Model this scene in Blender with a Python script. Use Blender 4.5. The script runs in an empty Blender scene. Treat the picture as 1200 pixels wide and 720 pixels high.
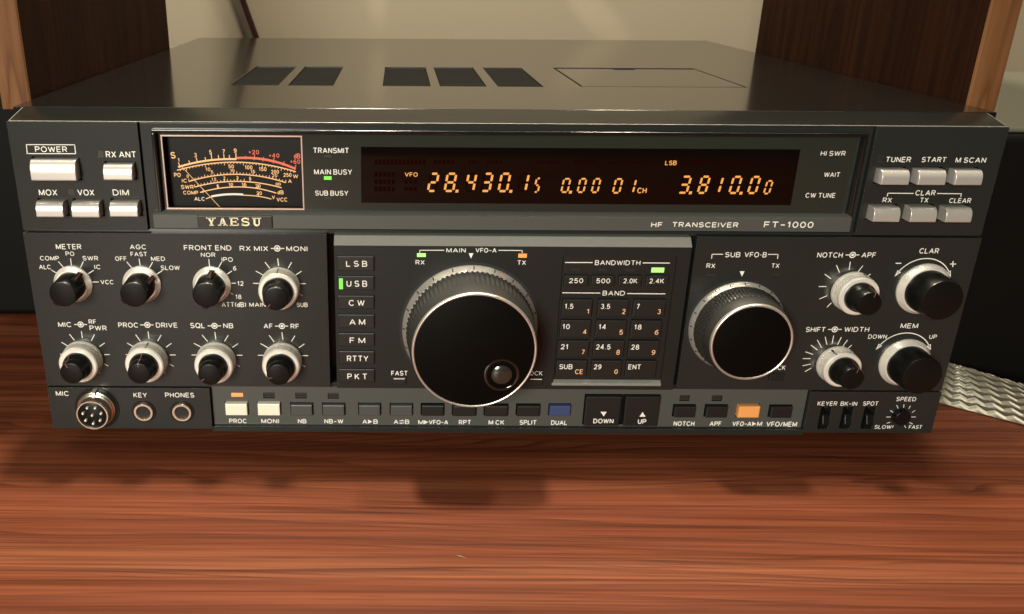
import bpy, bmesh, math, random
import mathutils
from math import sin, cos, pi, radians

random.seed(7)
S = 0.001                      # the code below is written in millimetres
scene = bpy.context.scene
COL = scene.collection

# ------------------------------------------------------------------ camera
FPX, PX, PY = 1019.87, 464.32, 366.27          # focal length and principal point, in pixels of the 1200 px wide photograph
TH, RO = 0.380202, 0.005812                    # pitch down, roll
CAM = mathutils.Vector((-46.309, -367.523, 207.853))
_B = mathutils.Matrix(((1, 0, 0), (0, 0, -1), (0, 1, 0)))
_P = mathutils.Matrix(((1, 0, 0), (0, cos(TH), -sin(TH)), (0, sin(TH), cos(TH))))
_R = mathutils.Matrix(((cos(RO), -sin(RO), 0), (sin(RO), cos(RO), 0), (0, 0, 1)))
RC = _R @ _P @ _B                              # rows: right, down, forward
cam = bpy.data.cameras.new('camera')
cam.sensor_width = 36
cam.lens = FPX / 1200 * 36
cam.shift_x = (600 - PX) / 1200
cam.shift_y = (PY - 360) / 1200
cam.clip_start = 0.01
cam.clip_end = 50
co = bpy.data.objects.new('camera', cam)
COL.objects.link(co)
M = mathutils.Matrix((RC[0], -RC[1], -RC[2])).transposed().to_4x4()
M.translation = CAM * S
co.matrix_world = M
cam.dof.use_dof = True
cam.dof.focus_distance = 0.385
cam.dof.aperture_fstop = 40
scene.camera = co

# ------------------------------------------------------------------ world, lamps, exposure
w = bpy.data.worlds.new('World')
scene.world = w
w.use_nodes = True
w.node_tree.nodes['Background'].inputs[0].default_value = (1.0, 0.86, 0.66, 1)
w.node_tree.nodes['Background'].inputs[1].default_value = 0.035
scene.view_settings.view_transform = 'Standard'
scene.view_settings.look = 'None'
scene.view_settings.exposure = 0
scene.view_settings.gamma = 1


def lamp(name, loc, aim, size, watts, color, size_y=None, spread=180):
    l = bpy.data.lights.new(name, 'AREA')
    l.energy = watts
    l.color = color
    l.spread = radians(spread)
    if size_y:
        l.shape = 'RECTANGLE'
        l.size = size * S
        l.size_y = size_y * S
    else:
        l.shape = 'DISK'
        l.size = size * S
    o = bpy.data.objects.new(name, l)
    COL.objects.link(o)
    o.location = mathutils.Vector(loc) * S
    d = mathutils.Vector(aim) - mathutils.Vector(loc)
    o.rotation_euler = d.to_track_quat('-Z', 'Y').to_euler()
    return o


def spot(name, loc, aim, deg, watts, color):
    l = bpy.data.lights.new(name, 'SPOT')
    l.energy = watts
    l.color = color
    l.spot_size = radians(deg)
    l.spot_blend = 1.0
    l.shadow_soft_size = 0.004
    o = bpy.data.objects.new(name, l)
    COL.objects.link(o)
    o.location = mathutils.Vector(loc) * S
    d = mathutils.Vector(aim) - mathutils.Vector(loc)
    o.rotation_euler = d.to_track_quat('-Z', 'Y').to_euler()
    return o


WARM = (1.0, 0.87, 0.68)
lamp('ceiling_lamp_a', (-90, 150, 1000), (-40, 20, 0), 90, 15.5, WARM)
lamp('ceiling_lamp_b', (260, 185, 1000), (60, 20, 0), 90, 6.5, WARM)
lamp('added_highlight_strip', (-150, -110, 1050), (-150, -20, 0), 1500, 4.0, WARM, 26)  # unseen strip light, added for highlights along edges and ring tops
lamp('front_fill', (-480, -1250, 470), (0, 0, 80), 420, 25.0, (1.0, 0.95, 0.82))  # unseen fill, added in front to brighten the panel

spot('added_streak_spot_a', (-92, 300, 600), (-65, 440, 190), 3.2, 8.5, WARM)  # added spot that makes the upright bright streak on the wall
spot('added_streak_spot_b', (-150, 320, 420), (128, 440, 168), 5.0, 6.5, WARM)  # added spot that makes the slanting bright patch on the wall

# ------------------------------------------------------------------ helpers


def at(u, v, y=0.0):
    """photo pixel -> (x, z) on the real plane at depth y"""
    d = RC.transposed() @ mathutils.Vector(((u - PX) / FPX, (v - PY) / FPX, 1))
    t = (y - CAM[1]) / d[1]
    p = CAM + d * t
    return p[0], p[2]


def rect(u0, v0, u1, v1, y=0.0):
    """photo box -> x0, x1, z0, z1 on the plane y (the lean of the verticals removed)"""
    uc, vc = (u0 + u1) / 2, (v0 + v1) / 2
    lean = abs(uc - 454) / 2700 * (v1 - v0) / 2
    if u1 - u0 > 3 * lean:
        u0, u1 = u0 + lean, u1 - lean
    return at(u0, vc, y)[0], at(u1, vc, y)[0], at(uc, v1, y)[1], at(uc, v0, y)[1]


class MB:
    def __init__(s):
        s.v, s.f, s.m = [], [], []

    def add(s, verts, faces, mi=0):
        n = len(s.v)
        s.v += [tuple(p) for p in verts]
        for f in faces:
            s.f.append([n + i for i in f])
            s.m.append(mi)
        return s

    def prism(s, pts, y0, y1, mi=0):
        """polygon in x,z seen from the front (counter-clockwise), front face at y0"""
        n = len(pts)
        vs = [(x, y0, z) for x, z in pts] + [(x, y1, z) for x, z in pts]
        fs = [list(range(n)), list(range(2 * n - 1, n - 1, -1))]
        for i in range(n):
            j = (i + 1) % n
            fs.append([j, i, n + i, n + j])
        return s.add(vs, fs, mi)

    def merge(s, o, mi):
        n = len(s.v)
        s.v += o.v
        s.f += [[n + i for i in f] for f in o.f]
        s.m += [mi] * len(o.f)
        return s

    def box(s, x0, x1, y0, y1, z0, z1, mi=0):
        return s.prism([(x0, z0), (x1, z0), (x1, z1), (x0, z1)], y0, y1, mi)

    def profile(s, pts, x0, x1, mi=0):
        """polygon in y,z swept along x"""
        n = len(pts)
        vs = [(x0, y, z) for y, z in pts] + [(x1, y, z) for y, z in pts]
        fs = [list(range(n))[::-1], list(range(n, 2 * n))]
        for i in range(n):
            j = (i + 1) % n
            fs.append([i, j, n + j, n + i])
        return s.add(vs, fs, mi)

    def key(s, x0, x1, z0, z1, yf, yb, b=0.4, mi=0):
        vs = []
        for (y, k) in ((yb, 0), (yf + b, 0), (yf + b * .3, b * .3), (yf, b)):
            vs += [(x0 + k, y, z0 + k), (x1 - k, y, z0 + k), (x1 - k, y, z1 - k), (x0 + k, y, z1 - k)]
        fs = [[3, 2, 1, 0], [12, 13, 14, 15]]
        for r in range(3):
            for i in range(4):
                j = (i + 1) % 4
                fs.append([4 * r + i, 4 * r + j, 4 * r + 4 + j, 4 * r + 4 + i])
        return s.add(vs, fs, mi)

    def lathe(s, x, z, y0, prof, seg=64, mi=0, wob=None, a0=0.0):
        """prof: (depth towards the viewer, radius); a radius of 0 closes it. wob(i, k) adds to the radius"""
        rings = []
        vs, fs = [], []
        for k, (d, r) in enumerate(prof):
            if r == 0:
                rings.append([len(vs)])
                vs.append((x, y0 - d, z))
            else:
                rings.append(list(range(len(vs), len(vs) + seg)))
                for i in range(seg):
                    a = a0 + 2 * pi * i / seg
                    rr = r + (wob(i, k) if wob else 0)
                    vs.append((x + rr * cos(a), y0 - d, z + rr * sin(a)))
        for a, b in zip(rings[:-1], rings[1:]):
            for i in range(seg):
                j = (i + 1) % seg
                if len(a) == 1:
                    fs.append([a[0], b[j], b[i]])
                elif len(b) == 1:
                    fs.append([a[i], a[j], b[0]])
                else:
                    fs.append([a[i], a[j], b[j], b[i]])
        return s.add(vs, fs, mi)

    def strip(s, pts, width, y, mi=0):
        """flat line of x,z points on the plane y"""
        n = len(pts)
        vs = []
        for i in range(n):
            a = pts[max(0, i - 1)]
            b = pts[min(n - 1, i + 1)]
            dx, dz = b[0] - a[0], b[1] - a[1]
            L = math.hypot(dx, dz) or 1
            nx, nz = -dz / L * width / 2, dx / L * width / 2
            vs += [(pts[i][0] - nx, y, pts[i][1] - nz), (pts[i][0] + nx, y, pts[i][1] + nz)]
        fs = [[2 * i, 2 * i + 2, 2 * i + 3, 2 * i + 1] for i in range(n - 1)]
        return s.add(vs, fs, mi)

    def line(s, u0, v0, u1, v1, y, width=0.42, mi=0):
        return s.strip([at(u0, v0, y), at(u1, v1, y)], width, y, mi)

    def flat(s, pts, y, mi=0):
        return s.add([(x, y, z) for x, z in pts], [list(range(len(pts)))], mi)

    def disc(s, x, z, r, y, mi=0, r_in=0.0, seg=28):
        if r_in:
            vs = [(x + q * cos(2 * pi * i / seg), y, z + q * sin(2 * pi * i / seg)) for q in (r_in, r) for i in range(seg)]
            fs = [[i, (i + 1) % seg, seg + (i + 1) % seg, seg + i] for i in range(seg)]
            return s.add(vs, fs, mi)
        return s.flat([(x + r * cos(2 * pi * i / seg), z + r * sin(2 * pi * i / seg)) for i in range(seg)], y, mi)

    def text(s, body, box, y, mi=0, bold=0.142):
        """stroke lettering fitted to a photo box"""
        x0, x1, z0, z1 = rect(*box, y)
        H = z1 - z0
        w_ = bold * H
        paths, width = [], 0.0
        for ch in body:
            if ch == ' ':
                width += 0.34
                continue
            g, gw = GLYPH[ch]
            paths += [[(px + width, pz) for px, pz in p] for p in g]
            width += gw + 0.34
        if not paths:
            return s
        allp = [q for p in paths for q in p]
        ax, bx = min(q[0] for q in allp), max(q[0] for q in allp)
        az, bz = min(0.0, min(q[1] for q in allp)), max(1.0, max(q[1] for q in allp))
        kx = (x1 - x0 - w_) / max(bx - ax, 1e-6)
        if bx - ax < .05:
            kx = H
        kz = (H - w_) / (bz - az)
        n = 0
        for p in paths:
            q = [(x0 + w_ / 2 + (px - ax) * kx, z0 + w_ / 2 + (pz - az) * kz) for px, pz in p]
            # split at sharp corners, so that every stroke keeps its width
            run = [q[0]]
            cut0 = False
            for i in range(1, len(q)):
                run.append(q[i])
                sharp = False
                if i < len(q) - 1:
                    d0 = math.atan2(q[i][1] - q[i - 1][1], q[i][0] - q[i - 1][0])
                    d1 = math.atan2(q[i + 1][1] - q[i][1], q[i + 1][0] - q[i][0])
                    sharp = abs((d1 - d0 + pi) % (2 * pi) - pi) > .6
                if sharp or i == len(q) - 1:
                    r = list(run)
                    if cut0:
                        L = math.hypot(r[1][0] - r[0][0], r[1][1] - r[0][1]) or 1
                        r[0] = (r[0][0] - (r[1][0] - r[0][0]) / L * w_ * .42, r[0][1] - (r[1][1] - r[0][1]) / L * w_ * .42)
                    if sharp:
                        L = math.hypot(r[-1][0] - r[-2][0], r[-1][1] - r[-2][1]) or 1
                        r[-1] = (r[-1][0] + (r[-1][0] - r[-2][0]) / L * w_ * .42, r[-1][1] + (r[-1][1] - r[-2][1]) / L * w_ * .42)
                    s.strip(r, w_, y - .006 * n, mi)
                    n = (n + 1) % 5
                    run = [q[i]]
                    cut0 = True
        return s

    def plate(s, x0, x1, z0, z1, y, back, holes=(), mi=0, mh=1, rims=True):
        """slab with rectangular pockets (x0,x1,z0,z1,depth) cut into its face"""
        xs = sorted(set([x0, x1] + [h[0] for h in holes] + [h[1] for h in holes]))
        zs = sorted(set([z0, z1] + [h[2] for h in holes] + [h[3] for h in holes]))
        idx = {}
        vs, fs, ms = [], [], []

        def vid(x, yy, z):
            k = (round(x, 4), round(yy, 4), round(z, 4))
            if k not in idx:
                idx[k] = len(vs)
                vs.append(k)
            return idx[k]

        def q(a, b, c, d, m):
            fs.append([vid(*a), vid(*b), vid(*c), vid(*d)])
            ms.append(m)

        def hole(i, j):
            cx, cz = (xs[i] + xs[i + 1]) / 2, (zs[j] + zs[j + 1]) / 2
            for h in holes:
                if h[0] < cx < h[1] and h[2] < cz < h[3]:
                    return h
            return None
        nx, nz = len(xs) - 1, len(zs) - 1
        dep = [[(y + hole(i, j)[4], mh) if hole(i, j) else (y, mi) for j in range(nz)] for i in range(nx)]
        for i in range(nx):
            for j in range(nz):
                yy, m = dep[i][j]
                a, b, c, d = xs[i], xs[i + 1], zs[j], zs[j + 1]
                q((a, yy, c), (b, yy, c), (b, yy, d), (a, yy, d), m)
                ny = dep[i + 1][j][0] if i + 1 < nx else back
                if ny != yy:
                    mm = mi if i + 1 >= nx else mh
                    q((b, yy, c), (b, ny, c), (b, ny, d), (b, yy, d), mm)
                ny = dep[i][j + 1][0] if j + 1 < nz else back
                if ny != yy:
                    mm = mi if j + 1 >= nz else mh
                    q((a, yy, d), (b, yy, d), (b, ny, d), (a, ny, d), mm)
                if i == 0:
                    q((a, back, c), (a, yy, c), (a, yy, d), (a, back, d), mi)
                if j == 0:
                    q((a, back, c), (b, back, c), (b, yy, c), (a, yy, c), mi)
        n = len(s.v)
        s.v += vs
        for f, m in zip(fs, ms):
            s.f.append([n + k for k in f])
            s.m.append(m)
        return s


def _E(cx, cz, rx, rz, a0, a1, n=0):
    n = n or max(5, int(abs(a1 - a0) / 18))
    return [(cx + rx * cos(radians(a0 + (a1 - a0) * i / n)), cz + rz * sin(radians(a0 + (a1 - a0) * i / n))) for i in range(n + 1)]


GLYPH = {      # capital height 1: (strokes, width)
    'A': ([[(0, 0), (.42, 1)], [(.42, 1), (.84, 0)], [(.15, .32), (.69, .32)]], .84),
    'B': ([[(0, .53), (.40, .53)] + _E(.40, .765, .235, .235, -90, 90) + [(0, 1), (0, 0), (.42, 0)] + _E(.42, .265, .265, .265, -90, 90)], .68),
    'C': ([_E(.42, .5, .42, .5, 42, 318)], .78),
    'D': ([[(0, 0), (0, 1), (.30, 1)] + _E(.30, .5, .44, .5, 90, -90) + [(0, 0)]], .74),
    'E': ([[(.6, 1), (0, 1), (0, 0), (.62, 0)], [(0, .52), (.56, .52)]], .62),
    'F': ([[(.58, 1), (0, 1), (0, 0)], [(0, .5), (.52, .5)]], .58),
    'G': ([_E(.42, .5, .42, .5, 42, 335) + [(.82, .46), (.48, .46)]], .82),
    'H': ([[(0, 0), (0, 1)], [(.68, 0), (.68, 1)], [(0, .52), (.68, .52)]], .68),
    'I': ([[(0, 0), (0, 1)]], 0.0),
    'J': ([[(.5, 1), (.5, .26)] + _E(.25, .26, .25, .26, 0, -180)], .5),
    'K': ([[(0, 0), (0, 1)], [(.64, 1), (0, .36)], [(.22, .56), (.68, 0)]], .68),
    'L': ([[(0, 1), (0, 0), (.56, 0)]], .56),
    'M': ([[(0, 0), (0, 1)], [(0, 1), (.42, .05)], [(.42, .05), (.84, 1)], [(.84, 1), (.84, 0)]], .84),
    'N': ([[(0, 0), (0, 1)], [(0, 1), (.70, 0)], [(.70, 0), (.70, 1)]], .70),
    'O': ([_E(.43, .5, .43, .5, 0, 360, 24)], .86),
    'P': ([[(0, 0), (0, 1), (.38, 1)] + _E(.38, .73, .27, .27, 90, -90) + [(0, .46)]], .65),
    'Q': ([_E(.43, .5, .43, .5, 0, 360, 24), [(.5, .26), (.86, -.04)]], .86),
    'R': ([[(0, 0), (0, 1), (.40, 1)] + _E(.40, .74, .26, .26, 90, -90) + [(0, .48)], [(.36, .48), (.66, 0)]], .67),
    'S': ([_E(.34, .74, .31, .26, 25, 262) + _E(.34, .26, .35, .26, 82, -155)], .68),
    'T': ([[(0, 1), (.72, 1)], [(.36, 1), (.36, 0)]], .72),
    'U': ([[(0, 1), (0, .34)] + _E(.34, .34, .34, .34, 180, 360) + [(.68, 1)]], .68),
    'V': ([[(0, 1), (.40, 0)], [(.40, 0), (.80, 1)]], .80),
    'W': ([[(0, 1), (.27, 0)], [(.27, 0), (.54, .96)], [(.54, .96), (.81, 0)], [(.81, 0), (1.08, 1)]], 1.08),
    'X': ([[(0, 0), (.68, 1)], [(0, 1), (.68, 0)]], .68),
    'Y': ([[(0, 1), (.37, .44), (.37, 0)], [(.37, .44), (.74, 1)]], .74),
    '0': ([_E(.29, .5, .29, .5, 0, 360, 22)], .58),
    '1': ([[(0, .76), (.22, 1), (.22, 0)]], .30),
    '2': ([_E(.29, .71, .27, .29, 170, -40) + [(.0, 0), (.58, 0)]], .58),
    '3': ([_E(.28, .75, .25, .25, 155, -90), _E(.28, .26, .30, .26, 90, -155)], .58),
    '4': ([[(.44, 0), (.44, 1), (0, .29), (.62, .29)]], .62),
    '5': ([[(.54, 1), (.10, 1), (.05, .50)] + _E(.28, .32, .30, .32, 128, -152)], .58),
    '6': ([_E(.30, .31, .28, .31, 0, 360, 20), _E(.42, .40, .40, .60, 68, 180)], .60),
    '7': ([[(0, 1), (.56, 1), (.18, 0)]], .56),
    '8': ([_E(.30, .76, .24, .24, 0, 360, 18), _E(.30, .27, .29, .27, 0, 360, 18)], .60),
    '9': ([_E(.30, .69, .28, .31, 0, 360, 20), _E(.18, .60, .40, .60, -112, 0)], .60),
    '.': ([[(0, .02), (.10, .02)]], .10),
    '·': ([[(0, .47), (.26, .47)]], .26),
    '-': ([[(0, .44), (.5, .44)]], .5),
    '+': ([[(0, .48), (.5, .48)], [(.25, .2), (.25, .76)]], .5),
    '/': ([[(0, 0), (.4, 1)]], .4),
    '(': ([_E(.55, .5, .5, .62, 130, 230)], .25),
    ')': ([_E(-.3, .5, .5, .62, 50, -50)], .2),
    'd': ([_E(.24, .32, .24, .32, 0, 360, 18), [(.5, 0), (.5, 1)]], .5),
}


WO = {}                       # world origin, in mm, of every object built


def build(mb, name, mats, parent=None, origin=None, smooth=None, bevel=0, recalc=True, edge=None):
    if not isinstance(mats, (list, tuple)):
        mats = [mats]
    if origin is None:
        xs, ys, zs = zip(*mb.v)
        origin = ((min(xs) + max(xs)) / 2, (min(ys) + max(ys)) / 2, min(zs))
    origin = mathutils.Vector(origin)
    me = bpy.data.meshes.new(name)
    me.from_pydata([((x - origin[0]) * S, (y - origin[1]) * S, (z - origin[2]) * S) for x, y, z in mb.v], [], mb.f)
    for m in mats:
        me.materials.append(m)
    for p, i in zip(me.polygons, mb.m):
        p.material_index = i
    if recalc:
        b = bmesh.new()
        b.from_mesh(me)
        bmesh.ops.recalc_face_normals(b, faces=b.faces)
        b.to_mesh(me)
        b.free()
    if smooth is not None:
        for p in me.polygons:
            p.use_smooth = True
        me.set_sharp_from_angle(angle=radians(smooth))
    o = bpy.data.objects.new(name, me)
    COL.objects.link(o)
    WO[o.name] = origin
    if parent:
        o.parent = parent
        o.location = (origin - WO[parent.name]) * S
    else:
        o.location = origin * S
    if bevel:
        md = o.modifiers.new('bevel', 'BEVEL')
        md.width = bevel * S
        md.segments = 3
        md.limit_method = 'ANGLE'
        md.angle_limit = radians(35)
        md.harden_normals = True
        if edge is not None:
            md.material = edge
        for p in me.polygons:
            p.use_smooth = True
    return o


def empty(name, loc, label, cat):
    o = bpy.data.objects.new(name, None)
    COL.objects.link(o)
    o.location = mathutils.Vector(loc) * S
    o.empty_display_size = 0.02
    WO[o.name] = mathutils.Vector(loc)
    o['label'] = label
    o['category'] = cat
    return o


# ------------------------------------------------------------------ materials
def mat(name, color, rough=0.5, metal=0.0, spec=0.5, emit=None, es=0.0, coat=0.0, bump=None, var=None):
    m = bpy.data.materials.new(name)
    m.use_nodes = True
    nt = m.node_tree
    b = nt.nodes['Principled BSDF']
    b.inputs['Base Color'].default_value = (*color, 1)
    b.inputs['Roughness'].default_value = rough
    b.inputs['Metallic'].default_value = metal
    b.inputs['Specular IOR Level'].default_value = spec
    b.inputs['Coat Weight'].default_value = coat
    b.inputs['Coat Roughness'].default_value = 0.06
    if emit:
        b.inputs['Emission Color'].default_value = (*emit, 1)
        b.inputs['Emission Strength'].default_value = es
    if bump or var:
        tc = nt.nodes.new('ShaderNodeTexCoord')
    if bump:
        sc, st, dist = bump
        n = nt.nodes.new('ShaderNodeTexNoise')
        n.inputs['Scale'].default_value = sc
        n.inputs['Detail'].default_value = 3
        nt.links.new(tc.outputs['Object'], n.inputs['Vector'])
        bp = nt.nodes.new('ShaderNodeBump')
        bp.inputs['Strength'].default_value = st
        bp.inputs['Distance'].default_value = dist
        nt.links.new(n.outputs['Fac'], bp.inputs['Height'])
        nt.links.new(bp.outputs['Normal'], b.inputs['Normal'])
    if var:
        sc, lo, hi = var
        n = nt.nodes.new('ShaderNodeTexNoise')
        n.inputs['Scale'].default_value = sc
        n.inputs['Detail'].default_value = 4
        nt.links.new(tc.outputs['Object'], n.inputs['Vector'])
        r = nt.nodes.new('ShaderNodeMapRange')
        r.inputs['From Min'].default_value = 0.3
        r.inputs['From Max'].default_value = 0.7
        r.inputs['To Min'].default_value = lo
        r.inputs['To Max'].default_value = hi
        nt.links.new(n.outputs['Fac'], r.inputs['Value'])
        nt.links.new(r.outputs['Result'], b.inputs['Roughness'])
    return m


MATS = {}
MATS['panel'] = mat('charcoal_paint', (0.0170, 0.0192, 0.0180), 0.25, 0, 0.4, bump=(5200, 0.04, 0.0001))
MATS['edge'] = mat('edge_highlight', (0.36, 0.35, 0.31), 0.3, 0.3, 0.6)  # pale colour on rounded edges stands for their highlight lines
MATS['bevel'] = mat('darkened_bevel_paint', (0.007, 0.0078, 0.007), 0.22, 0, 0.3)  # panel paint darkened on the top bevel to offset strong overhead light
MATS['center'] = mat('charcoal_paint_dark', (0.0112, 0.0130, 0.0121), 0.36, 0, 0.4, bump=(5200, 0.05, 0.0001))
MATS['grey'] = mat('grey_paint', (0.062, 0.066, 0.06), 0.4, 0, 0.5, bump=(5200, 0.05, 0.0001))
MATS['litgrey'] = mat('lightened_slope_grey', (0.2, 0.205, 0.185), 0.4, 0.2, 0.5, bump=(2600, 0.1, 0.0002))  # light caught by the sloping chamfer and ledge, put into the colour
MATS['hole'] = mat('black_recess', (0.006, 0.006, 0.006), 0.6)
MATS['lid'] = mat('satin_cabinet_paint', (0.006, 0.006, 0.0054), 0.16, 0, 0.62, coat=0.25)
MATS['black'] = mat('black_plastic', (0.006, 0.006, 0.0055), 0.3, 0, 0.3, bump=(1800, 0.05, 0.0002))
MATS['satin_black'] = mat('satin_black_knob', (0.005, 0.005, 0.0045), 0.3, 0, 0.25, bump=(2500, 0.06, 0.0002))
MATS['face'] = mat('knob_face_black', (0.0025, 0.0021, 0.0017), 0.45, 0, 0.07)
MATS['gloss'] = mat('gloss_black', (0.006, 0.006, 0.005), 0.08, 0, 0.6, coat=1.0)
MATS['key'] = mat('black_key', (0.009, 0.009, 0.008), 0.42, 0, 0.5, bump=(2500, 0.08, 0.0002))
MATS['silver'] = mat('brushed_silver', (0.88, 0.85, 0.77), 0.32, 0.4, 0.5)
MATS['silverbtn'] = mat('satin_silver', (0.6, 0.575, 0.535), 0.3, 0.55, 0.5)
MATS['chrome'] = mat('chrome', (0.88, 0.84, 0.77), 0.3, 0.85)
MATS['knurl'] = mat('knurled_rubber', (0.025, 0.025, 0.0225), 0.4, 0, 0.5)
MATS['white'] = mat('white_print', (0.76, 0.75, 0.69), 0.5)
MATS['orange_print'] = mat('orange_print', (0.8, 0.46, 0.26), 0.5)
MATS['ivory'] = mat('ivory_key', (0.8, 0.77, 0.62), 0.4)
MATS['litkey'] = mat('lightened_key', (0.06, 0.063, 0.06), 0.4)  # black key lightened: light on the left strip keys put into the colour
MATS['blue'] = mat('blue_key', (0.035, 0.055, 0.14), 0.4)
MATS['amber'] = mat('amber_key', (0.78, 0.34, 0.1), 0.4)
MATS['window'] = mat('dark_window', (0.02, 0.0235, 0.0185), 0.16, 0, 0.5, coat=0.2)
MATS['screen'] = mat('black_glass', (0.003, 0.0016, 0.0012), 0.05, 0, 0.4)
MATS['vfd'] = mat('display_orange', (0.05, 0.02, 0.0), 0.5, emit=(1.0, 0.40, 0.085), es=1.0)
MATS['vfd_off'] = mat('display_unlit', (0.006, 0.0012, 0.0008), 0.6, 0, 0.0, emit=(0.25, 0.03, 0.008), es=0.02)
MATS['meter'] = mat('meter_black', (0.004, 0.0035, 0.003), 0.45, 0, 0.2)
MATS['mcream'] = mat('meter_cream_backlit', (0.1, 0.06, 0.03), 0.5, emit=(1.0, 0.53, 0.2), es=1.0)
MATS['mwhite'] = mat('meter_white_backlit', (0.1, 0.1, 0.08), 0.5, emit=(1.0, 0.86, 0.66), es=0.8)
MATS['mred'] = mat('meter_red_backlit', (0.1, 0.02, 0.01), 0.5, emit=(1.0, 0.16, 0.07), es=0.8)
MATS['mframe'] = mat('meter_frame', (0.6, 0.42, 0.34), 0.3, 0.3)
MATS['led_off'] = mat('unlit_indicator', (0.02, 0.021, 0.018), 0.35)
MATS['led_green'] = mat('green_indicator', (0.1, 0.3, 0.05), 0.4, emit=(0.16, 0.9, 0.06), es=0.9)
MATS['led_pale'] = mat('pale_green_indicator', (0.2, 0.4, 0.1), 0.4, emit=(0.42, 1.0, 0.22), es=0.95)
MATS['led_orange'] = mat('orange_indicator', (0.4, 0.1, 0.03), 0.4, emit=(1.0, 0.27, 0.08), es=1.25)
MATS['badge'] = mat('badge_black', (0.02, 0.02, 0.018), 0.35)
MATS['gold'] = mat('badge_cream', (0.86, 0.78, 0.55), 0.35)
MATS['pointer'] = mat('dark_red_line', (0.15, 0.055, 0.042), 0.45)
MATS['dome'] = mat('polished_dome', (0.06, 0.06, 0.052), 0.2, 0.7, 0.6, coat=1.0)
MATS['dial'] = mat('brushed_aluminium', (0.88, 0.85, 0.78), 0.33, 0.8, bump=(1500, 0.03, 0.0002))
MATS['crumb'] = mat('tan_crumb', (0.34, 0.2, 0.11), 0.8)
MATS['stainless'] = mat('nickel', (0.78, 0.7, 0.58), 0.22, 0.95)
MATS['foot'] = mat('rubber_foot', (0.01, 0.01, 0.01), 0.7)
MATS['grille'] = mat('vent_mesh', (0.006, 0.006, 0.005), 0.8, 0, 0.1)
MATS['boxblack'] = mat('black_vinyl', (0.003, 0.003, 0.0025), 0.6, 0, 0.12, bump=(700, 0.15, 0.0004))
MATS['boxtop'] = mat('grey_box_top', (0.11, 0.108, 0.08), 0.55, 0, 0.3, bump=(500, 0.15, 0.0004))


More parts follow.
